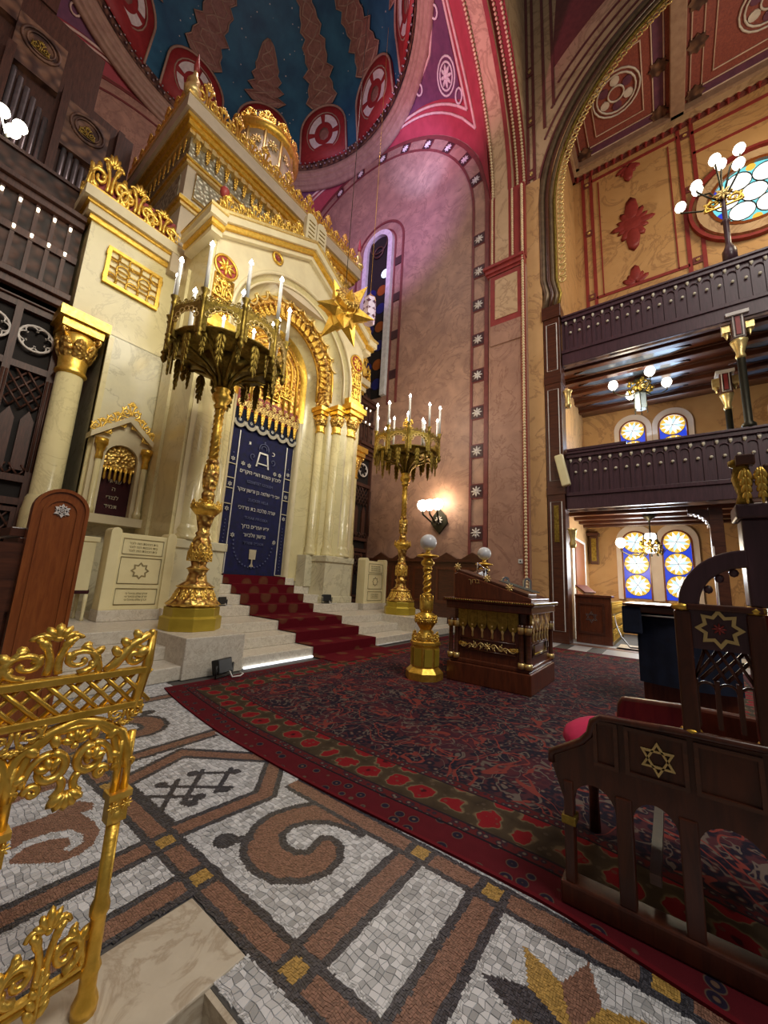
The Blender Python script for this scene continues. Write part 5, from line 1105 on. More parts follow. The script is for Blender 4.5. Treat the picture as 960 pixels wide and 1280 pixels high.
# ============================================================ NAVE SIDE WALL WITH GREAT GALLERY ARCH
NCY, NCZ, NR = -3.64, 13.42, 6.24
simple('arch_bronze', (.2, .13, .07), .4, .4, (.1, .06, .035), 6); simple('ceil_paint', (.36, .1, .075), .55, 0, (.2, .05, .05), 7, 0, (1, 1, 1), 3)
A = archpath(NCY, NCZ, NR, 0, 64)
def nout(y, z):
    if z <= NCZ: return (3.0 if y > NCY else -10.6, z)
    dy, dz = y - NCY, z - NCZ; k = min((6.64 if dy > 0 else 6.96) / max(abs(dy), 1e-6), (27 - NCZ) / max(dz, 1e-6)); return (NCY + dy * k, NCZ + dz * k)
b = MB(); b.band(A, [nout(*q) for q in A], 'x', 11.0, 11.45); nw = struct('wall_nave', b, 'plaster_cream', 'cream nave wall pierced by the great gallery arch')
def narc(r, a1=1.75, n=60): return [(NCY + r - .02, 9.75), (NCY + r - .1, 10.2), (NCY + r, 10.7)] + circ(NCY, NCZ, r, n, 0, a1)
for r, x, w_, mt in ((6.2, 10.95, .1, 'arch_bronze'), (6.05, 10.97, .06, 'wood_dark'), (5.94, 11.03, .06, 'arch_bronze'), (5.84, 11.08, .05, 'gold_old'), (6.36, 10.97, .04, 'red_band')):
    b = MB(); b.tube([(x, a, c_) for a, c_ in narc(r)], w_, 6); part('arch_moulding', b, mt, nw)
b = MB()
for k in range(76):
    a = -.45 + k * .031; kr = 1 if a > 0 else 1 / math.cos(a); b.tube([(11.1, NCY + 5.68 * kr * math.cos(a) + p_, NCZ + 5.68 * kr * math.sin(a) + q_) for p_, q_ in circ(0, 0, .085, 8, end=False)], .024, 4, True); b.sphere((11.08, NCY + 5.58 * kr * math.cos(a), NCZ + 5.58 * kr * math.sin(a)), .03, 5, 4)
o = part('cusped_edge', b, 'gold_pale', nw); o['kind'] = 'stuff'
# painted frames on the spandrel
for P in ([(2.75, 9.5), (2.75, 26)], [(2.95, 9.5), (2.95, 26)], [(2.4, 16.6), (2.4, 26)], [(2.1, 17.3), (2.1, 26)]):
    b = MB(); b.box(10.97, 11.0, P[0][0] - .045, P[0][0] + .045, P[0][1], P[1][1]); part('painted_line', b, 'red_band', nw)
for r, hi in ((6.62, 1.5), (6.95, 1.5), (7.3, 1.5)):
    b = MB(); L = [q for q in circ(NCY, NCZ, r, 60, .3, hi) if q[0] < 2.42 - (r - 6.62) * .6]; b.tube([(10.99, y, z) for y, z in L], .04, 4); part('painted_line', b, 'red_band', nw)
b = MB(); L = circ(NCY, NCZ, 7.9, 30, .75, 1.5); b.prism(L + [(1.6, 26)], 'x', 10.985, 11.0); part('painted_panel', b, 'red_band', nw)
for z in (15.0, 17.2, 19.4): o = link('border_plaque', plqm, nw, (10.97, 2.85, z), None, (1, .45, .8)); link('rosette', ORN['ros_pale'], o, (-.03, 0, 0), (0, 0, PI / 2), .3)
# dark wood pillar at the arch foot, outlined in cream
b = MB(); b.box(10.86, 11.35, 2.12, 2.56, 0, 9.4); b.box(10.82, 11.35, 2.08, 2.6, 9.3, 9.7); b.box(10.84, 11.35, 2.1, 2.58, 7.2, 7.45); b.box(10.84, 11.35, 2.1, 2.58, 3.9, 4.1)
gp = tag(part('gallery_pillar', b, 'wood_dark', None, bev=.01), 'dark wooden gallery pillar edged with cream lines beside the pier', 'pillar')
for z0, z1 in ((.3, 3.7), (4.3, 7.0), (7.6, 9.1)):
    b = MB(); b.tube(arc3([(2.2, z0), (2.48, z0), (2.48, z1), (2.2, z1)], 'x', 10.85), .016, 4, True); part('cream_outline', b, 'white_flower', gp)
b = MB(); b.box(10.84, 10.86, 2.28, 2.4, 2.6, 3.6); part('gilt_panel', b, 'gold_old', gp)
b = MB(); b.lathe([(.07, 0), (.09, .1), (.06, .2), (.1, .45), (.13, .5)], 10, (10.95, 1.98, 2.45)); part('gilt_corbel', b, 'gold_pale', gp)
b = MB(); b.lathe([(.07, 0), (.09, .1), (.06, .2), (.1, .45), (.13, .5)], 10, (10.95, 1.98, 6.4)); part('gilt_corbel', b, 'gold_pale', gp)
b = MB(); b.box(10.7, 10.86, 2.02, 2.24, 4.1, 5.0, Matrix.Translation((10.78, 2.1, 4.5)) @ Matrix.Rotation(-.2, 4, 'X') @ Matrix.Translation((-10.78, -2.1, -4.5))); o = part('column_speaker', b, 'tablet_cream', None, bev=.03); tag(o, 'pale curved column loudspeaker on the gallery pillar', 'loudspeaker')
b = MB(); b.tube([(10.85, 2.15, 4.5), (10.95, 2.2, 4.5)], .02, 5); part('bracket', b, 'black_metal', o)
# ============================================================ GALLERY TIERS
def tier(zf, zp, label, lab2):
    b = MB(); b.box(11.25, 15.5, -9, 2.3, zf - .05, zf + .2); fl = struct('floor_gallery', b, 'wood_dark')
    for k, x in enumerate((11.55, 12.35, 13.15, 13.95, 14.75)):
        b = MB(); b.box(x - .1, x + .1, -9, 2.3, zf - .22, zf - .05); part('beam', b, 'wood_dark', fl, bev=.02)
        b = MB(); b.box(x - .15, x + .15, -9, 2.3, zf - .1, zf - .05); part('beam_moulding', b, 'wood_screen', fl)
        if k < 4:
            for y0 in (1.95, -1.75, -5.4):
                xc = x + .4; hx = [(xc, y0), (xc - .2, y0 - .5), (xc - .2, y0 - 2.3), (xc, y0 - 2.8), (xc + .2, y0 - 2.3), (xc + .2, y0 - .5)]
                b = MB(); b.prism(hx, 'z', zf - .1, zf - .055); part('coffer_panel', b, 'coffer_daylit', fl)
                b = MB(); b.tube([(a, c_, zf - .1) for a, c_ in hx], .03, 4, True); part('coffer_moulding', b, 'wood_screen', fl)
    t = thing('gallery_parapet', label, 'parapet', (11.1, 2.1, zf)); O = Vector((-11.1, -2.1, -zf))
    b = MB(); b.box(11.04, 11.2, -9, 2.1, zp - .1, zp); b.box(11.0, 11.24, -9, 2.1, zp, zp + .06); part('top_rail', b, 'wood_purple', t, O, bev=.01)
    b = MB(); b.box(11.1, 11.2, -9, 2.1, zf + .1, zp - .05); part('board', b, 'wood_purple', t, O)
    b = MB(); b.box(10.98, 11.25, -9, 2.1, zf - .25, zf + .1); b.box(10.94, 11.2, -9, 2.1, zf + .1, zf + .2); part('fascia', b, 'wood_purple', t, O, bev=.01)
    b = MB(); b.box(11.0, 11.02, -9, 2.05, zf - .33, zf - .27); part('pale_fillet', b, 'carved_tan', t, O)
    bt_ = MB(); bt_.box(-.03, 0, -.035, .035, zf + .2, zp - .1); btm = bt_.mesh('batten', 'wood_purple'); kn = MB(); kn.lathe([(0, -.05), (.012, -.03), (.032, .0), (.032, .045), (0, .05)], 8); knm = kn.mesh('knob', 'knob_cream')
    k2 = MB(); k2.sphere((0, 0, 0), .036, 8, 5); k2m = k2.mesh('boss', 'knob_cream'); ar = MB(); ar.tube([(-.02, a, c_) for a, c_ in circ(0, 0, .09, 8, 0, PI)], .014, 4); arm_ = ar.mesh('arcade_arch', 'wood_purple')
    for k in range(34):
        y = 1.98 - k * .235
        q = link('batten', btm, t, Vector((11.1, y, 0)) + O); link('knob', knm, t, Vector((11.055, y, zp - .2)) + O); link('boss', k2m, t, Vector((11.06, y - .117, zp - .52)) + O); link('arcade_arch', arm_, t, Vector((11.1, y - .117, zp - .32)) + O)
    return t
simple('coffer_daylit', (.10, .13, .19), .18, 0, (.05, .07, .11), 3); simple('knob_cream', (.9, .84, .66), .4)  # blue of the reflected daylight is mixed into the coffer colour
tier(8.0, 9.3, 'upper dark wooden gallery parapet with two rows of cream knobs', ''); tier(3.75, 5.05, 'lower dark wooden gallery parapet with two rows of cream knobs', '')
# gallery columns
def gcol(x, y, z0, z1, label, r=.075):
    t = thing('gallery_column', label, 'column', (x, y, z0), group='slim dark gallery columns'); h = z1 - z0
    b = MB(); b.lathe([(r * 1.7, 0), (r * 1.7, .1), (r, .16), (r, h - 1.1)], 12); part('shaft', b, 'iron', t)
    b = MB(); b.lathe([(r, h - 1.15), (r * 1.3, h - 1.1), (r, h - 1.0), (r * 2, h - .75), (r * 2.2, h - .7)], 12); part('capital', b, 'gold_pale', t)
    b = MB(); b.box(-.13, .13, -.13, .13, h - .7, h - .03); p_ = part('bracket_block', b, 'wood_dark', t, bev=.02)
    b = MB(); b.tube([(-.14, -.08, h - .65), (-.14, .08, h - .65), (-.14, .08, h - .1), (-.14, -.08, h - .1)], .018, 4, True); b.box(-.2, .2, -.2, .2, h - .12, h - .04); part('cream_outline', b, 'white_flower', p_)
    for s in (-1, 1): b = MB(); b.box(-.08, .08, *sorted((s * .13, s * .28)), h - .45, h - .2); b.lathe([(.0, h - .62), (.07, h - .45)], 8, (0, s * .2, 0)); part('side_corbel', b, 'gold_pale', p_)
    b = MB(); b.box(-.15, -.13, -.04, .04, h - .6, h - .15); part('red_inlay', b, 'red_paint', p_)
gcol(11.12, -1.65, 5.1, 7.95, 'slim gallery column with painted bracket on the lower parapet'); gcol(13.3, -1.6, 4.0, 7.6, 'gallery column with gilded capital deeper inside the middle tier'); gcol(11.12, -1.65, .0, 3.42, 'gallery column half hidden behind the tall stall')
# ============================================================ AISLE WALLS AND CEILING
b = MB(); b.box(15.5, 15.9, -12, 2.6, 0, 20); aw = struct('wall_aisle', b, 'plaster_ochre'); b = MB(); b.box(11.4, 15.6, 2.3, 2.7, 0, 20); ew_ = struct('wall_aisle_end', b, 'plaster_ochre')
b = MB(); b.box(11.2, 15.6, -12, 2.4, 19.5, 19.8); gc = struct('ceiling_gallery', b, 'ceil_paint', 'red painted coffered gallery ceiling')
for y in (-1.35, -6): b = MB(); b.box(11.2, 15.5, y - .22, y + .22, 19.2, 19.5); part('ceiling_beam', b, 'cornice_brown', gc, bev=.03)
for y0, y1 in ((-1.1, 2.0), (-5.7, -1.6)):
    for e, mt, w_ in ((.12, 'pend_line', .035), (.45, 'pend_line', .03), (.75, 'pend_line', .03)):
        b = MB(); b.tube([(11.5 + e, y0 + e, 19.48), (15.3 - e, y0 + e, 19.48), (15.3 - e, y1 - e, 19.48), (11.5 + e, y1 - e, 19.48)], w_, 4, True); part('painted_line', b, mt, gc)
    for x, y in ((15.0, y1 - .28), (15.0, y0 + .28), (12.2, y1 - .28), (13.4, y0 + .28), (13.4, y1 - .28)): b = MB(); b.prism(starpoly(x, y, .3, .22, 8), 'z', 19.45, 19.5); part('painted_star', b, 'carved_tan', gc)
    yc = (y0 + y1) / 2
    for r in (.75, .62, .25): b = MB(); b.tube([(13.4 + a, yc + c_, 19.47) for a, c_ in circ(0, 0, r, 20, end=False)], .035, 4, True); part('ceiling_rosette', b, 'white_flower', gc)
    for k in range(6): a = k * PI / 3; b = MB(); b.prism(circ(13.4 + .43 * math.cos(a), yc + .43 * math.sin(a), .15, 10, end=False), 'z', 19.46, 19.5); part('rosette_petal', b, 'white_flower' if k % 2 else 'pend_purple', gc)
    b = MB(); b.box(11.6, 15.2, y0 + .15, y0 + .42, 19.485, 19.5); b.box(14.9, 15.2, y0 + .15, y1 - .15, 19.485, 19.5); part('painted_panel', b, 'pend_purple', gc)
for z0, z1, e, mt in ((19.2, 19.5, .3, 'cornice_brown'), (18.95, 19.2, .18, 'plaster_cream'), (18.8, 18.95, .1, 'red_band')):
    b = MB(); b.box(15.5 - e, 15.5, -12, 2.3, z0, z1); b.box(11.4, 15.5, 2.3 - e, 2.3, z0, z1); part('cornice', b, mt, gc)
for k in range(26): b = MB(); y = 2.1 - k * .27; b.lathe([(0, -.2), (.05, -.1), (.02, -.05), (.09, .02), (.0, .12)], 6, (15.38, y, 18.85)); part('cornice_pendant', b, 'red_paint', gc)
def rline(y0, y1, z0, z1): b = MB(); b.box(15.47, 15.5, y0, y1, z0, z1); part('painted_band', b, 'red_paint', aw)
for y in (1.92, 1.62, -1.32, -1.72): rline(y - .06, y + .06, 8.1, 18.8)
for y in (1.35, -1.0): rline(y - .02, y + .02, 12.9, 18.3)
for z in (18.5, 12.9): rline(-1.3, 1.6, z - .06, z + .06)
rline(-6, -1.7, 18.3, 18.42); rline(-6, -1.7, 17.4, 17.5); rline(-6, -1.7, 12.3, 12.4); rline(-4.9, -4.75, 8, 18.8)
for z in (13.0, 16.0, 18.4):
    for y in (1.77, -1.52): o = link('border_plaque', plqm, aw, (15.48, y, z), None, (1, .55, .55)); link('rosette', ORN['ros_pale'], o, (-.03, 0, 0), (0, 0, PI / 2), .3)
# red painted arabesque
b = MB()
for k in range(12): a = k * PI / 6; leaf(b, 0, 0, (1.25 if k % 6 == 3 else .75 if k % 2 == 0 else .6), a, 0, .38, .03)
b.sphere((0, 0, 0), .35, 10, 6, (1, .1, 1)); part('painted_arabesque', b, 'red_paint', aw, (15.48, .28, 15.6), (0, 0, PI / 2))
for z, s in ((18.4, -1), (12.95, 1)): b = MB(); [leaf(b, 0, 0, .5 if k != 2 else .8, s * PI / 2 + (k - 2) * .5, 0, .45, .04) for k in range(5)]; part('painted_leaf', b, 'red_paint', aw, (15.48, .3, z), (0, 0, PI / 2))
# stained windows
D_ = (.02, .02, .02); emit('glass_white', (1, 1, .95), 1.25, D_); emit('glass_blue', (.012, .05, .62), .9, D_); emit('glass_yellow', (1, .6, .07), .85, D_); emit('glass_teal', (.18, .75, .8), .9, D_); emit('glass_pale', (.62, .85, 1), .95, D_)
WN = [1]; simple('reveal_daylit', (.85, .74, .66), .5, 0, (.78, .66, .58), 3)  # window reveals coloured paler to carry the daylight falling on them
def stained(yc, z0, hw, zc, label, n):
    WN[0] += 1; X0 = 15.5
    fr = MB(); fr.band(archpath(yc, zc + .06, hw + .2, z0 - .05, 20), archpath(yc, zc, hw, z0 - .05, 20), 'x', X0 - .1, X0); w = struct('window_%d' % WN[0], fr, 'reveal_daylit', label)
    b = MB(); b.band(archpath(yc, zc, hw + .05, z0 - .05, 20), archpath(yc, zc, hw, z0 - .05, 20), 'x', X0 - .12, X0 - .1); part('inner_frame', b, 'wood_orange', w)
    b = MB(); b.prism(archpath(yc, zc, hw, z0, 20), 'x', X0 - .04, X0); part('pane', b, 'glass_blue', w)
    for k in range(n):
        c_ = zc + .02 - k * hw * 2
        for j in range(12):
            a0, a1 = j * PI / 6, (j + 1) * PI / 6
            if c_ - hw < z0 and math.sin((a0 + a1) / 2) < -.2: continue
            r = hw * .98; mid = (a0 + a1) / 2
            P = [(yc, c_), (yc + r * .55 * math.cos(a0), c_ + r * .55 * math.sin(a0)), (yc + r * .95 * math.cos(mid), c_ + r * .95 * math.sin(mid)), (yc + r * .55 * math.cos(a1), c_ + r * .55 * math.sin(a1))]
            b = MB(); b.prism(P, 'x', X0 - .06, X0 - .04); part('pane', b, 'glass_white' if (j + k) % 3 else 'glass_pale', w)
            Q = [(yc + r * .55 * math.cos(a0), c_ + r * .55 * math.sin(a0)), (yc + r * math.cos(mid - PI / 6), c_ + r * math.sin(mid - PI / 6)), (yc + r * math.cos(a0), c_ + r * math.sin(a0)), (yc + r * .95 * math.cos(mid), c_ + r * .95 * math.sin(mid))]
            b = MB(); b.prism(Q, 'x', X0 - .055, X0 - .04); part('pane', b, 'glass_yellow', w)
        b = MB(); b.tube([(X0 - .062, a, d_) for a, d_ in circ(yc, c_, hw * .98, 20, end=False) if d_ > z0], .009, 4); 
        for j in range(3): a = j * PI / 3; b.tube([(X0 - .062, yc + s * hw * .95 * math.cos(a), c_ + s * hw * .95 * math.sin(a)) for s in (-1, 1)], .007, 4)
        part('leading', b, 'iron', w)
stained(.85, 1.2, .36, 3.05, 'left stained-glass window of the pair under the lower gallery', 3); stained(-.27, 1.2, .36, 3.05, 'right stained-glass window of the pair under the lower gallery', 3)
stained(.72, 5.2, .36, 7.05, 'left stained-glass window seen above the lower parapet', 3); stained(-.42, 5.2, .36, 7.05, 'right stained-glass window seen above the lower parapet', 3); stained(-3.3, 5.2, .36, 7.05, 'stained-glass window cut by the right picture edge above the lower parapet', 3)
WN[0] += 1
ry, rz_ = -3.1, 14.8; fr = MB(); fr.band(circ(ry, rz_, 1.5, 40, end=False), circ(ry, rz_, 1.15, 40, end=False), 'x', 15.36, 15.5, True); rw = struct('window_%d' % WN[0], fr, 'plaster_cream', 'round rose window of white and teal glass')
for r0, r1, mt in ((1.72, 1.62, 'red_paint'), (1.2, 1.1, 'wood_orange')): b = MB(); b.band(circ(ry, rz_, r0, 40, end=False), circ(ry, rz_, r1, 40, end=False), 'x', 15.34, 15.5, True); part('frame_ring', b, mt, rw)
b = MB(); b.prism(circ(ry, rz_, 1.12, 32, end=False), 'x', 15.46, 15.5); part('pane', b, 'glass_teal', rw)
for k in range(7):
    a = k * PI / 3; r = 0 if k == 6 else .68; b = MB(); b.prism(circ(ry + r * math.cos(a), rz_ + r * math.sin(a), .34, 16, end=False), 'x', 15.44, 15.46); part('pane', b, 'glass_white', rw)
    b = MB(); b.tube([(15.43, p_, q_) for p_, q_ in circ(ry + r * math.cos(a), rz_ + r * math.sin(a), .34, 16, end=False)], .018, 4, True); part('leading', b, 'iron', rw)
for k in range(6): a = PI / 6 + k * PI / 3; b = MB(); b.prism(circ(ry + .98 * math.cos(a), rz_ + .98 * math.sin(a), .13, 8, end=False), 'x', 15.44, 15.46); part('pane', b, 'glass_yellow' if k % 3 == 1 else 'glass_blue', rw)
# end wall doorway
b = MB(); b.box(12.2, 14.4, 2.22, 2.3, 0, 2.95); d1 = struct('door_1', b, 'white_paint', 'pale door reveal at the aisle end'); b = MB(); b.box(12.55, 14.0, 2.19, 2.22, 0, 2.85); part('door_leaf', b, 'wood_orange', d1); b = MB(); b.sphere((12.7, 2.16, 1.0), .05, 8, 6); part('door_knob', b, 'gold_old', d1)  # white of the reveal stands in for daylight on the jamb
b = MB(); b.box(15.2, 15.48, 1.95, 2.2, 2.3, 3.3); b.box(15.14, 15.5, 1.9, 2.28, 3.3, 3.42); o = part('wall_box', b, 'wood_dark', None, bev=.02); tag(o, 'dark wooden speaker box in the corner above the door', 'loudspeaker'); b = MB(); b.box(15.18, 15.2, 2.0, 2.15, 2.4, 3.2); part('grille', b, 'gold_old', o)
# ============================================================ CHANDELIERS
def chandelier(loc, label, top, n, lit, h=1.2):
    t = thing('chandelier', label, 'chandelier', loc, group='brass gallery chandeliers')
    b = MB(); b.lathe([(.16, top), (.16, top - .04), (.05, top - .12), (.02, top - .18), (.02, .5), (.05, .45), (.03, .35), (.03, .1)], 10); part('rod', b, 'iron', t)
    b = MB()
    for k in range(40): a = rnd.random() * 6.28; r = .12 + .2 * rnd.random(); b.sphere((r * math.cos(a), r * math.sin(a), .1 + .3 * rnd.random() - r * .3), .035 + .03 * rnd.random(), 6, 4)
    for k in range(12): a = k * PI / 6; b.tube([(.05 * math.cos(a), .05 * math.sin(a), .1), (.25 * math.cos(a), .25 * math.sin(a), -.05), (.34 * math.cos(a), .34 * math.sin(a), .1)], .014, 4)
    part('foliage', b, 'gold_old', t); orn('gilt_mount', 'ros_pale', t, (0, -.2, .15), .35); orn('gilt_mount', 'ros_pale', t, (-.2, 0, .15), .35, rz=-PI / 2)
    for k in range(n):
        a = k * 2 * PI / n + (.4 if n > 1 else 1.7); R = .72; b = MB(); b.tube([(q * math.cos(a), q * math.sin(a), z) for q, z in ((.05, .1), (.3, -.08), (.55, -.05), (R, .05), (R, .14))], .018, 5); m_ = part('arm', b, 'iron', t)
        b = MB(); b.lathe([(.05, .14), (.12, .22), (.135, .3), (.1, .4), (.03, .43)], 12, (R * math.cos(a), R * math.sin(a), 0)); part('globe', b, 'globe_lit' if lit[k % len(lit)] else 'globe_off', m_)
    b = MB(); b.lathe([(.13, -.55), (.17, -.5), (.17, -.08), (.12, 0)], 6, smooth=False); part('lantern_glass', b, 'lantern', t)
    for k in range(6): a = k * PI / 3; b = MB(); b.tube([(.175 * math.cos(a), .175 * math.sin(a), -.6), (.175 * math.cos(a), .175 * math.sin(a), 0)], .014, 4); b.sphere((.175 * math.cos(a), .175 * math.sin(a), -.62), .025, 6, 4); part('lantern_bar', b, 'iron', t)
    return t
simple('lantern', (.25, .32, .4), .2); emit('lantern_lit', (.9, .97, 1), 2.2)
chandelier((13, .35, 7.35), 'brass chandelier with four lit globes under the upper gallery', .42, 4, (1,)); 
t = chandelier((13, .35, 2.5), 'leafy brass chandelier hanging before the lower stained windows', 1.06, 1, (1,)); 
for ch in t.children:
    if ch.name.startswith('lantern_glass'): ch.location.z = .55; ch.data = ch.data.copy(); ch.data.materials[0] = MT['lantern_lit']
    if ch.name.startswith('lantern_bar'): ch.location.z = .55
lamp('chandelier_glow', 'POINT', (12.4, .6, 6.7), None, 110, (1, .86, .6), .3); lamp('chandelier_glow', 'POINT', (12.6, .9, 2.3), None, 115, (1, .8, .5), .3)
# tall standing lamp on the upper parapet
t = thing('parapet_lamp', 'tall dark lamp standard with cluster of white globes on the upper parapet', 'lamp', (11.12, -1.68, 9.36))
b = MB(); b.lathe([(.14, 0), (.14, .3), (.09, .4), (.06, .5), (.06, 1.1), (.1, 1.14), (.05, 1.2), (.05, 1.95), (.1, 2.0), (.03, 2.1)], 12); part('post', b, 'wood_purple', t)
for k, (dy, dz, dx) in enumerate(((.82, 2.05, 0), (.5, 2.2, -.3), (.42, 2.62, .3), (.12, 2.62, -.4), (-.05, 2.9, .1), (-.4, 3.0, .0), (-.3, 2.3, -.3))):
    b = MB(); b.tube([(0, 0, 1.75), (dx * .5, dy * .5, dz - .35), (dx, dy, dz - .15), (dx, dy, dz - .08)], .022, 5); m_ = part('arm', b, 'iron', t); b = MB(); b.lathe([(.03, dz - .1), (.1, dz - .04), (.125, dz + .04), (.1, dz + .12), (.02, dz + .15)], 12, (dx, dy, 0)); part('globe', b, 'globe_lit', m_)
orn('scrollwork', 'crest', t, (0, 0, 1.6), (.7, .6, .5), rz=PI / 2); orn('scrollwork', 'ros_pale', t, (-.1, 0, 1.9), .4, rz=-PI / 2)
# ============================================================ ORGAN LOFT AND SCREENS
def screen(x0, x1, y, label, ncirc, flip=1):
    t = thing('carved_screen', label, 'screen', ((x0 + x1) / 2, y, .504)); O = Vector((-(x0 + x1) / 2, -y, -.5))
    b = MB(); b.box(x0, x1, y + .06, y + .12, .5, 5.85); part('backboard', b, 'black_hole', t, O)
    pw = .63; n = max(1, round((x1 - x0) / pw)); pw = (x1 - x0) / n
    for k in range(n + 1): b = MB(); x = x0 + k * pw; b.box(x - .05, x + .05, y - .06, y + .06, .5, 5.9); b.tube([(x - .025, y - .07, 2.9), (x - .025, y - .07, 4.6)], .02, 5); b.tube([(x + .025, y - .07, 2.9), (x + .025, y - .07, 4.6)], .02, 5); part('post', b, 'wood_screen', t, O)
    for z in (.6, 2.35, 2.75, 4.75, 5.85): b = MB(); b.box(x0, x1, y - .05, y + .06, z - .06, z + .06); part('rail', b, 'wood_screen', t, O)
    for k in range(n):
        xc = x0 + (k + .5) * pw; b = MB(); b.tube([(xc + a, y - .03, 5.32 + c_) for a, c_ in circ(0, 0, .24, 20, end=False)], .022, 5, True)
        for j in range(6): a = j * PI / 3; b.tube([(xc + .15 * math.cos(a) + p_, y - .03, 5.32 + .15 * math.sin(a) + q_) for p_, q_ in circ(0, 0, .085, 8, a - 2, a + 2)], .014, 4)
        part('sixfoil', b, 'white_flower', t, O)
        for z0, z1 in ((4.0, 4.72), (2.8, 3.0), (1.5, 2.3)):
            m_ = max(1, round((z1 - z0) / .2)); b = MB()
            for j in range(-3, 4):
                for s in (-1, 1):
                    xa = xc + j * .16; L = (z1 - z0); P0 = Vector((xa, y, z0)); dx = s * L * .7; 
                    t0, t1 = 0, 1
                    lo, hi = xc - pw / 2 + .05, xc + pw / 2 - .05
                    ts_ = sorted(((lo - xa) / dx, (hi - xa) / dx)); t0 = max(0, ts_[0]); t1 = min(1, ts_[1])
                    if t1 - t0 > .05: b.tube([(xa + dx * t0, y - .0 + s * .012, z0 + L * t0), (xa + dx * t1, y + s * .012, z0 + L * t1)], .02, 4)
            if b.v: part('lattice', b, 'wood_screen', t, O)
        for s in (-1, 1): b = MB(); q = xc + s * pw * .22; b.prism([(q - .09, 2.9), (q + .09, 2.9), (q + .09, 3.8), (q, 3.98), (q - .09, 3.8)], 'y', y - .01, y + .05); part('lancet_panel', b, 'wood_screen', t, O)
        b = MB(); b.band([(xc - .26, .7), (xc + .26, .7), (xc + .26, 2.25), (xc - .26, 2.25)], [(xc - .18, .78), (xc + .18, .78), (xc + .18, 2.17), (xc - .18, 2.17)], 'y', y - .03, y + .05, True); part('panel_frame', b, 'wood_screen', t, O)
screen(-1.55, 1.4, 9.0, 'dark carved wooden screen with lattice and six-lobed circles left of the ark', 5); screen(9.86, 10.78, 8.9, 'narrow carved wooden screen between the ark and the apse wall', 1)
def loft(x0, x1, y, label):
    t = thing('organ_loft_parapet', label, 'parapet', ((x0 + x1) / 2, y, 5.92)); O = Vector((-(x0 + x1) / 2, -y, -5.92))
    for z0, z1, e in ((5.92, 6.05, .1), (6.05, 6.2, .2), (6.2, 6.32, .28), (7.86, 8.0, .12), (8.0, 8.1, .2)): b = MB(); b.box(x0, x1, y - e, y + .5, z0, z1); part('moulding', b, 'wood_screen', t, O, bev=.01)
    b = MB(); b.box(x0, x1, y, y + .1, 6.3, 7.9); part('carved_board', b, 'carved_wood', t, O); b = MB(); b.box(x0, x1, y + .25, y + .32, 8.1, 8.85); part('lattice_board', b, 'carved_wood', t, O); b = MB(); b.box(x0, x1, y + .2, y + .36, 8.85, 8.92); part('top_rail', b, 'wood_screen', t, O)
    b = MB(); b.box(x0, x1, y - .06, y, 7.1, 7.24); part('mid_rail', b, 'wood_screen', t, O)
    n = int((x1 - x0) / .24)
    for k in range(n):
        x = x0 + .12 + k * .24; b = MB(); b.box(x - .03, x + .03, y - .05, y, 6.32, 7.86); part('batten', b, 'wood_screen', t, O)
        for z in (7.72, 7.17): b = MB(); b.lathe([(0, -.045), (.02, -.03), (.024, .035), (0, .045)], 8, (x, y - .09, z)); part('lamp_bead', b, 'bulb_small', t, O)
loft(-1.55, 1.4, 9.0, 'dark organ loft parapet dotted with small lamps left of the ark'); loft(9.86, 10.78, 8.9, 'short dark loft parapet right of the ark')
b = MB(); b.box(-1.55, 1.34, 8.9, 11.0, 5.95, 6.1); struct('floor_loft', b, 'wood_screen')
t = thing('pipe_organ', 'dark carved organ case with grey metal pipes above the loft', 'organ', (0, 10.9, 6.1)); O = Vector((0, -10.9, -6.1))
b = MB(); b.box(-1.55, 2.3, 10.9, 11.4, 6.1, 12.6); b.box(-1.55, 1.4, 10.9, 11.4, 12.6, 14.2); b.box(-1.55, .4, 10.85, 11.4, 14.2, 15.4); part('case', b, 'wood_screen', t, O)
for x0, n, z0, zt, ds in ((-.75, 5, 9.3, 12.2, -.15), (.02, 6, 9.3, 12.0, -.13), (1.05, 7, 9.2, 11.1, -.1)):
    for k in range(n):
        x = x0 + k * .125; r = .048; b = MB(); b.lathe([(.015, z0), (r, z0 + .45), (r, zt + ds * k), (r * .9, zt + ds * k)], 10, (x, 10.82, 0)); part('pipe', b, 'organ_metal', t, O)
for x, z in ((.3, 12.9), (1.35, 11.75), (-.55, 13.8)):
    b = MB(); b.box(x - .42, x + .42, 10.72, 10.92, z - .8, z + .45); c_ = part('carved_panel', b, 'carved_tan', t, O); b = MB(); b.tube(arc3(circ(x, z, .33, 20, end=False), 'y', 10.7), .03, 5, True); b.tube(arc3(circ(x, z, .24, 20, end=False), 'y', 10.7), .02, 5, True); part('medallion', b, 'carved_tan', c_)
    orn('medallion_flower', 'crest_old', c_, (x, 10.68, z - .2), .3)
for x in (-.1, .86, 1.98): b = MB(); b.box(x - .07, x + .07, 10.65, 10.95, 8.0, 12.4); part('case_post', b, 'wood_screen', t, O)
t = thing('organ_loft_lamp', 'cluster of three bright globe lamps on the organ loft rail', 'lamp', (.14, 9.28, 8.92))
b = MB(); b.lathe([(.06, 0), (.03, .1), (.02, .25)], 8); part('stem', b, 'iron', t)
for dx, dz in ((-.12, .45), (.13, .38), (.06, .2)): b = MB(); b.sphere((dx, -.1, dz), .11, 10, 7); b.tube([(0, 0, .1), (dx, -.1, dz - .1)], .012, 4); part('globe', b, 'bulb', t)
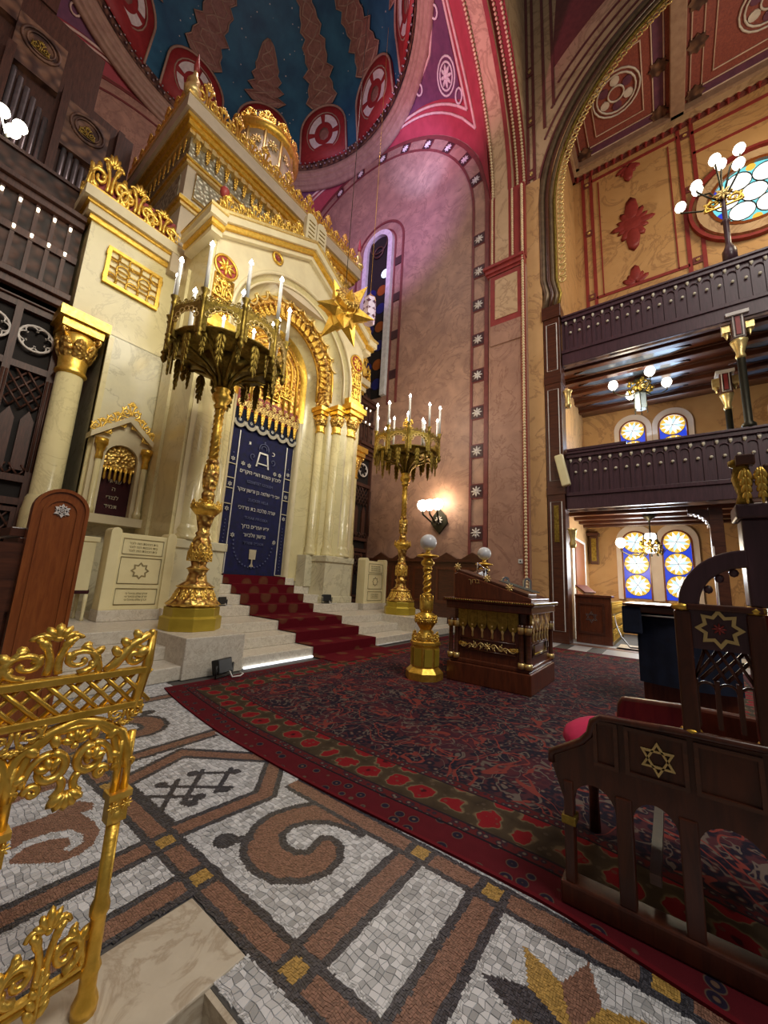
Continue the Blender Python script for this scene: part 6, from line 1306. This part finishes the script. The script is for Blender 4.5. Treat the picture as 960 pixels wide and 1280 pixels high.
# ============================================================ AISLE PEWS
t = thing('aisle_pew', 'dark wooden pew front with inlaid star and gilded lattice end in the aisle', 'pew', (11.7, 2.05, 0)); O = Vector((-11.7, -2.05, 0))
b = MB(); b.box(11.6, 11.75, 1.25, 2.09, 0, 1.2); b.box(11.55, 12.1, 1.22, 2.09, 1.2, 1.26); part('front', b, 'wood_desk', t, O, bev=.01)
for y0 in (1.4,): b = MB(); b.band([(y0, .25), (y0 + .62, .25), (y0 + .62, 1.05), (y0, 1.05)], [(y0 + .05, .3), (y0 + .57, .3), (y0 + .57, 1.0), (y0 + .05, 1.0)], 'x', 11.57, 11.6, True); part('panel_moulding', b, 'wood_dark', t, O)
b = MB(); hexagram(b, 1.71, .68, .16, .02, 'x', 11.585, 11.6); part('inlaid_star', b, 'silver', t, O)
b = MB(); b.box(11.75, 14.6, 1.25, 1.33, 0, 1.1); gl = part('gilded_end', b, 'gold_old', t, O)
for k in range(14):
    x = 11.8 + k * .2
    for z in (.1, .45, .8): orn('lattice_ornament', 'crest', gl, (x, 1.24, z), (.2, .2, .3))
b = MB(); b.box(-.22, .22, -.02, .02, 0, .34); t2 = thing('prayer_book', 'large red-brown book propped open on the aisle pew', 'book', (11.85, 1.75, 1.31), -.5); part('cover', b, 'book_red', t2, rot=(-1.0, 0, 0)); b = MB(); b.box(-.2, .2, -.0, .06, .01, .32); part('pages', b, 'tablet_cream', t2, (0, .015, 0), (-1.0, 0, 0))
# ============================================================ BLUE DRAPED LECTERN
t = thing('draped_lectern', 'lectern draped in dark blue velvet beside the carpet', 'lectern', (6.2, .0, .013))
b = MB(); b.box(-.3, .5, -.55, .33, 0, 1.12); part('body', b, 'wood_desk', t, bev=.02)
def drape(u, v):
    a = u * PI; return (-.34 - .12 * math.sin(a) - .003 * math.sin(u * 40) , .36 - .94 * u, .3 + .9 * v)
b = MB(); b.grid(drape, 40, 6); b.grid(lambda u, v: (-.34 + .86 * u, .36, .3 + .9 * v), 4, 4); part('velvet_drape', b, 'velvet_navy', t)
b = MB(); b.box(-.5, .6, -.62, .45, 1.12, 1.2); b.box(-.54, .64, -.66, .49, 1.2, 1.225); part('top', b, 'wood_dark', t, bev=.015)
b = MB(); b.box(-.51, .6, .3, .5, .86, 1.19); part('velvet_valance', b, 'velvet_navy', t, bev=.02)
b = MB(); b.tube([(-.47, .3, 1.09), (-.5, -.1, 1.09), (-.47, -.5, 1.09)], .01, 5); part('gold_cord', b, 'thread_silver', t)
# barrier rope
b = MB(); b.tube([(11.62, 1.19, .8), (10.6, 1.05, .6), (9.4, .85, .46), (8.2, .62, .42), (6.72, .3, .6)], .012, 5); o = part('barrier_cord', b, 'black_metal', None); tag(o, 'thin dark cord slung beside the blue lectern', 'cord')
# ============================================================ PRAYER STALL (right foreground)
t = thing('prayer_stall', 'dark carved prayer stall with gold stars and crimson cushion in the right foreground', 'stall', (2.1, .1, .013)); O = Vector((-2.1, -.1, -.013))
def P(name, mb, mat, **k): return part(name, mb, mat, t, O, **k)
for y, w_, nm in ((.43, .04, 1), (.215, .06, 0), (.0, .06, 0), (-.255, .06, 0), (-.64, .12, 0)):
    b = MB(); b.box(2.07, 2.13, y - w_ / 2, y + w_ / 2, .098, .5); P('leg', b, 'wood_stall', bev=.006)
    if nm: b = MB(); b.box(2.06, 2.14, y - .03, y + .03, .325, .36); P('gilt_band', b, 'gold_old', bev=.006)
b = MB(); b.box(2.06, 2.16, -.7, .47, .013, .1); P('foot_rail', b, 'wood_stall', bev=.01)
side = [(.5, .56), (.5, .6), (.46, .625), (.42, .65), (.37, .68), (.335, .72), (.32, .775), (.29, .80), (.0, .815), (-.7, .83), (-.7, .42)]
low = []
for y0, y1 in ((-.58, -.285), (-.225, -.03), (.03, .185), (.245, .41)):
    c_ = (y0 + y1) / 2; low += [(c_ - (y1 - y0) / 2 * math.cos(q), .42 + .09 * math.sin(q)) for q in [i * PI / 10 for i in range(11)]]
b = MB(); b.prism(side + low + [(.45, .42)], 'x', 2.08, 2.14); P('side_panel', b, 'wood_stall')
b = MB(); b.tube([(2.08, a, z) for a, z in side[:9] + [(-.7, .83)]], .016, 6); P('armrest_moulding', b, 'wood_stall')
for y0, y1 in ((-.015, .2), (-.235, -.035), (.225, .32)): b = MB(); b.band([(y0, .6), (y1, .6), (y1, .79), (y0, .79)], [(y0 + .015, .615), (y1 - .015, .615), (y1 - .015, .775), (y0 + .015, .775)], 'x', 2.068, 2.08, True); P('panel_moulding', b, 'wood_dark')
b = MB(); hexagram(b, .085, .69, .066, .0075, 'x', 2.066, 2.078); P('inlaid_star', b, 'star_gold')
# seat, cushion and far arm
b = MB(); b.box(2.14, 2.75, -.45, .46, .5, .56); P('seat', b, 'wood_stall', bev=.01)
cs = MB(); cs.sphere((2.44, .22, .6), .3, 20, 10, (1.02, 1.0, .34)); P('cushion', cs, 'velvet_pink')
b = MB(); b.prism([(y, z) for y, z in [(.27, .56), (.3, .6), (.29, .72), (.27, .76), (-.05, .78), (-.5, .78), (-.5, .56)]], 'x', 2.74, 2.8); P('far_arm', b, 'wood_stall', bev=.015)
for y in (.43, -.4): b = MB(); b.lathe([(.03, .014), (.025, .2), (.035, .3), (.03, .5)], 8, (2.74, y, .0)); P('rear_leg', b, 'wood_dark')
for z in (.2,): b = MB(); b.box(2.12, 2.74, .1, .14, z, z + .04); P('stretcher', b, 'wood_dark'); b = MB(); b.box(2.12, 2.74, -.4, -.36, z, z + .04); P('stretcher', b, 'wood_dark')
# tall pierced back panel
for y in (-.035, -.262): b = MB(); b.box(2.075, 2.145, y - .028, y + .028, .8, 1.3); P('back_post', b, 'wood_stall', bev=.008); b = MB(); b.sphere((2.105, y, 1.315), .034, 8, 6, (1.2, 1.1, .6)); P('gilt_cap', b, 'gold'); b = MB(); b.sphere((2.105, y, .825), .034, 8, 6, (1.2, 1.1, .5)); P('gilt_cap', b, 'gold')
b = MB(); b.box(2.09, 2.13, -.245, -.06, 1.15, 1.32); P('star_panel', b, 'wood_purple')
b = MB(); b.band(starpoly(-.15, 1.235, .078, .054, 8), starpoly(-.15, 1.235, .058, .04, 8), 'x', 2.076, 2.09, True); P('eight_point_star', b, 'star_gold')
orn('star_centre', 'ros_red', t, Vector((2.085, -.15, 1.235)) + O, .05, rz=-PI / 2)
b = MB()
for k in range(5):
    for s in (-1, 1):
        y0 = -.26 + k * .04; b.tube([(2.105 + s * .006, max(-.26, min(-.06, y0 - s * .0)), 1.15), (2.105 + s * .006, max(-.26, min(-.06, y0 + s * .1 + (.0 if s > 0 else .04))), 1.03)], .008, 4)
P('lattice', b, 'wood_stall')
for k in range(4): b = MB(); y = -.26 + k * .066; b.box(2.095, 2.12, y - .008, y + .008, .85, 1.03); P('baluster', b, 'wood_stall')
for k in range(3): b = MB(); b.tube([(2.107, a, z) for a, z in circ(-.227 + k * .066, .99, .03, 8, 0, PI)], .007, 4); P('baluster_arch', b, 'wood_stall')
b = MB(); b.band(circ(-.26, 1.32, .235, 14, PI / 2, 0), circ(-.26, 1.32, .165, 14, PI / 2, 0), 'x', 2.08, 2.14); P('quadrant_bracket', b, 'wood_purple', bev=.008)
for a in (.5, .9, 1.25): b = MB(); b.sphere((2.1, -.26 + .15 * math.cos(a), 1.32 + .15 * math.sin(a)), .018, 6, 4); P('bracket_cusp', b, 'wood_purple')
b = MB(); b.box(2.07, 2.15, -.285, -.05, 1.305, 1.33); P('cap_rail', b, 'wood_stall', bev=.006)
b = MB(); b.box(2.1, 2.15, -.72, -.283, .83, 1.3); P('upholstered_back', b, 'velvet_red', bev=.01)
b = MB(); b.box(2.08, 2.2, -.75, -.25, 1.33, 1.68); b.box(2.06, 2.22, -.75, -.235, 1.68, 1.74); P('canopy_panel', b, 'wood_purple', bev=.008)
b = MB(); b.box(2.07, 2.17, -.75, -.33, 1.74, 1.9); P('crest_block', b, 'wood_dark', bev=.008)
b = MB(); b.lathe([(.03, 1.74), (.02, 1.78), (.035, 1.85), (.025, 1.9), (.04, 1.91), (.04, 1.93), (.0, 1.94)], 8, (2.1, -.27, 0)); P('finial', b, 'gold_old')
for k in range(3): orn('gilt_leaf', 'pend', t, Vector((2.06, -.275 - k * .045, 1.745)) + O, (.07, .08, .14), rz=-PI / 2)
b = MB(); b.box(2.05, 2.1, -.31, -.25, 1.9, 1.945); P('finial_cap', b, 'wood_dark', bev=.006)

# dark pew top inside the middle tier
t = thing('gallery_pew', 'dark pew top just behind the lower gallery parapet', 'pew', (11.9, 1.5, 3.96))
b = MB(); b.box(-.08, .08, -.75, .7, 0, 1.42); part('back', b, 'wood_dark', t, bev=.01); b = MB(); b.box(-.16, .2, -.8, .72, 1.42, 1.5); part('top_board', b, 'wood_purple', t, bev=.01); b = MB(); b.box(.08, .5, -.75, .7, .42, .48); part('seat', b, 'wood_dark', t)
# bracketed post under the lower gallery
t = thing('bracket_post', 'dark wooden post with notched curved bracket beyond the stall canopy', 'post', (11.4, -.95, 0))
b = MB(); b.box(-.1, .1, -.12, .12, 0, 3.42); part('post', b, 'wood_dark', t, bev=.01)
b = MB(); b.band(circ(.5, 2.9, .38, 12, PI, PI / 2), [(.12, 2.9 + .5 * i / 12) if i < 12 else (.5, 3.42) for i in range(13)], 'x', -.08, .08); br = part('bracket', b, 'wood_dark', t)
for k in range(6): a = PI - .2 - k * .24; b = MB(); b.box(-.1, .1, -.025, .025, -.015, .02, Matrix.Translation((0, .5 + .37 * math.cos(a), 2.9 + .37 * math.sin(a))) @ Matrix.Rotation(a + PI / 2, 4, 'X')); part('notch', b, 'white_flower', br)
b = MB(); b.tube([(-.11, .1, .2), (-.11, .1, 2.5)], .02, 4); part('cream_outline', b, 'white_flower', t)
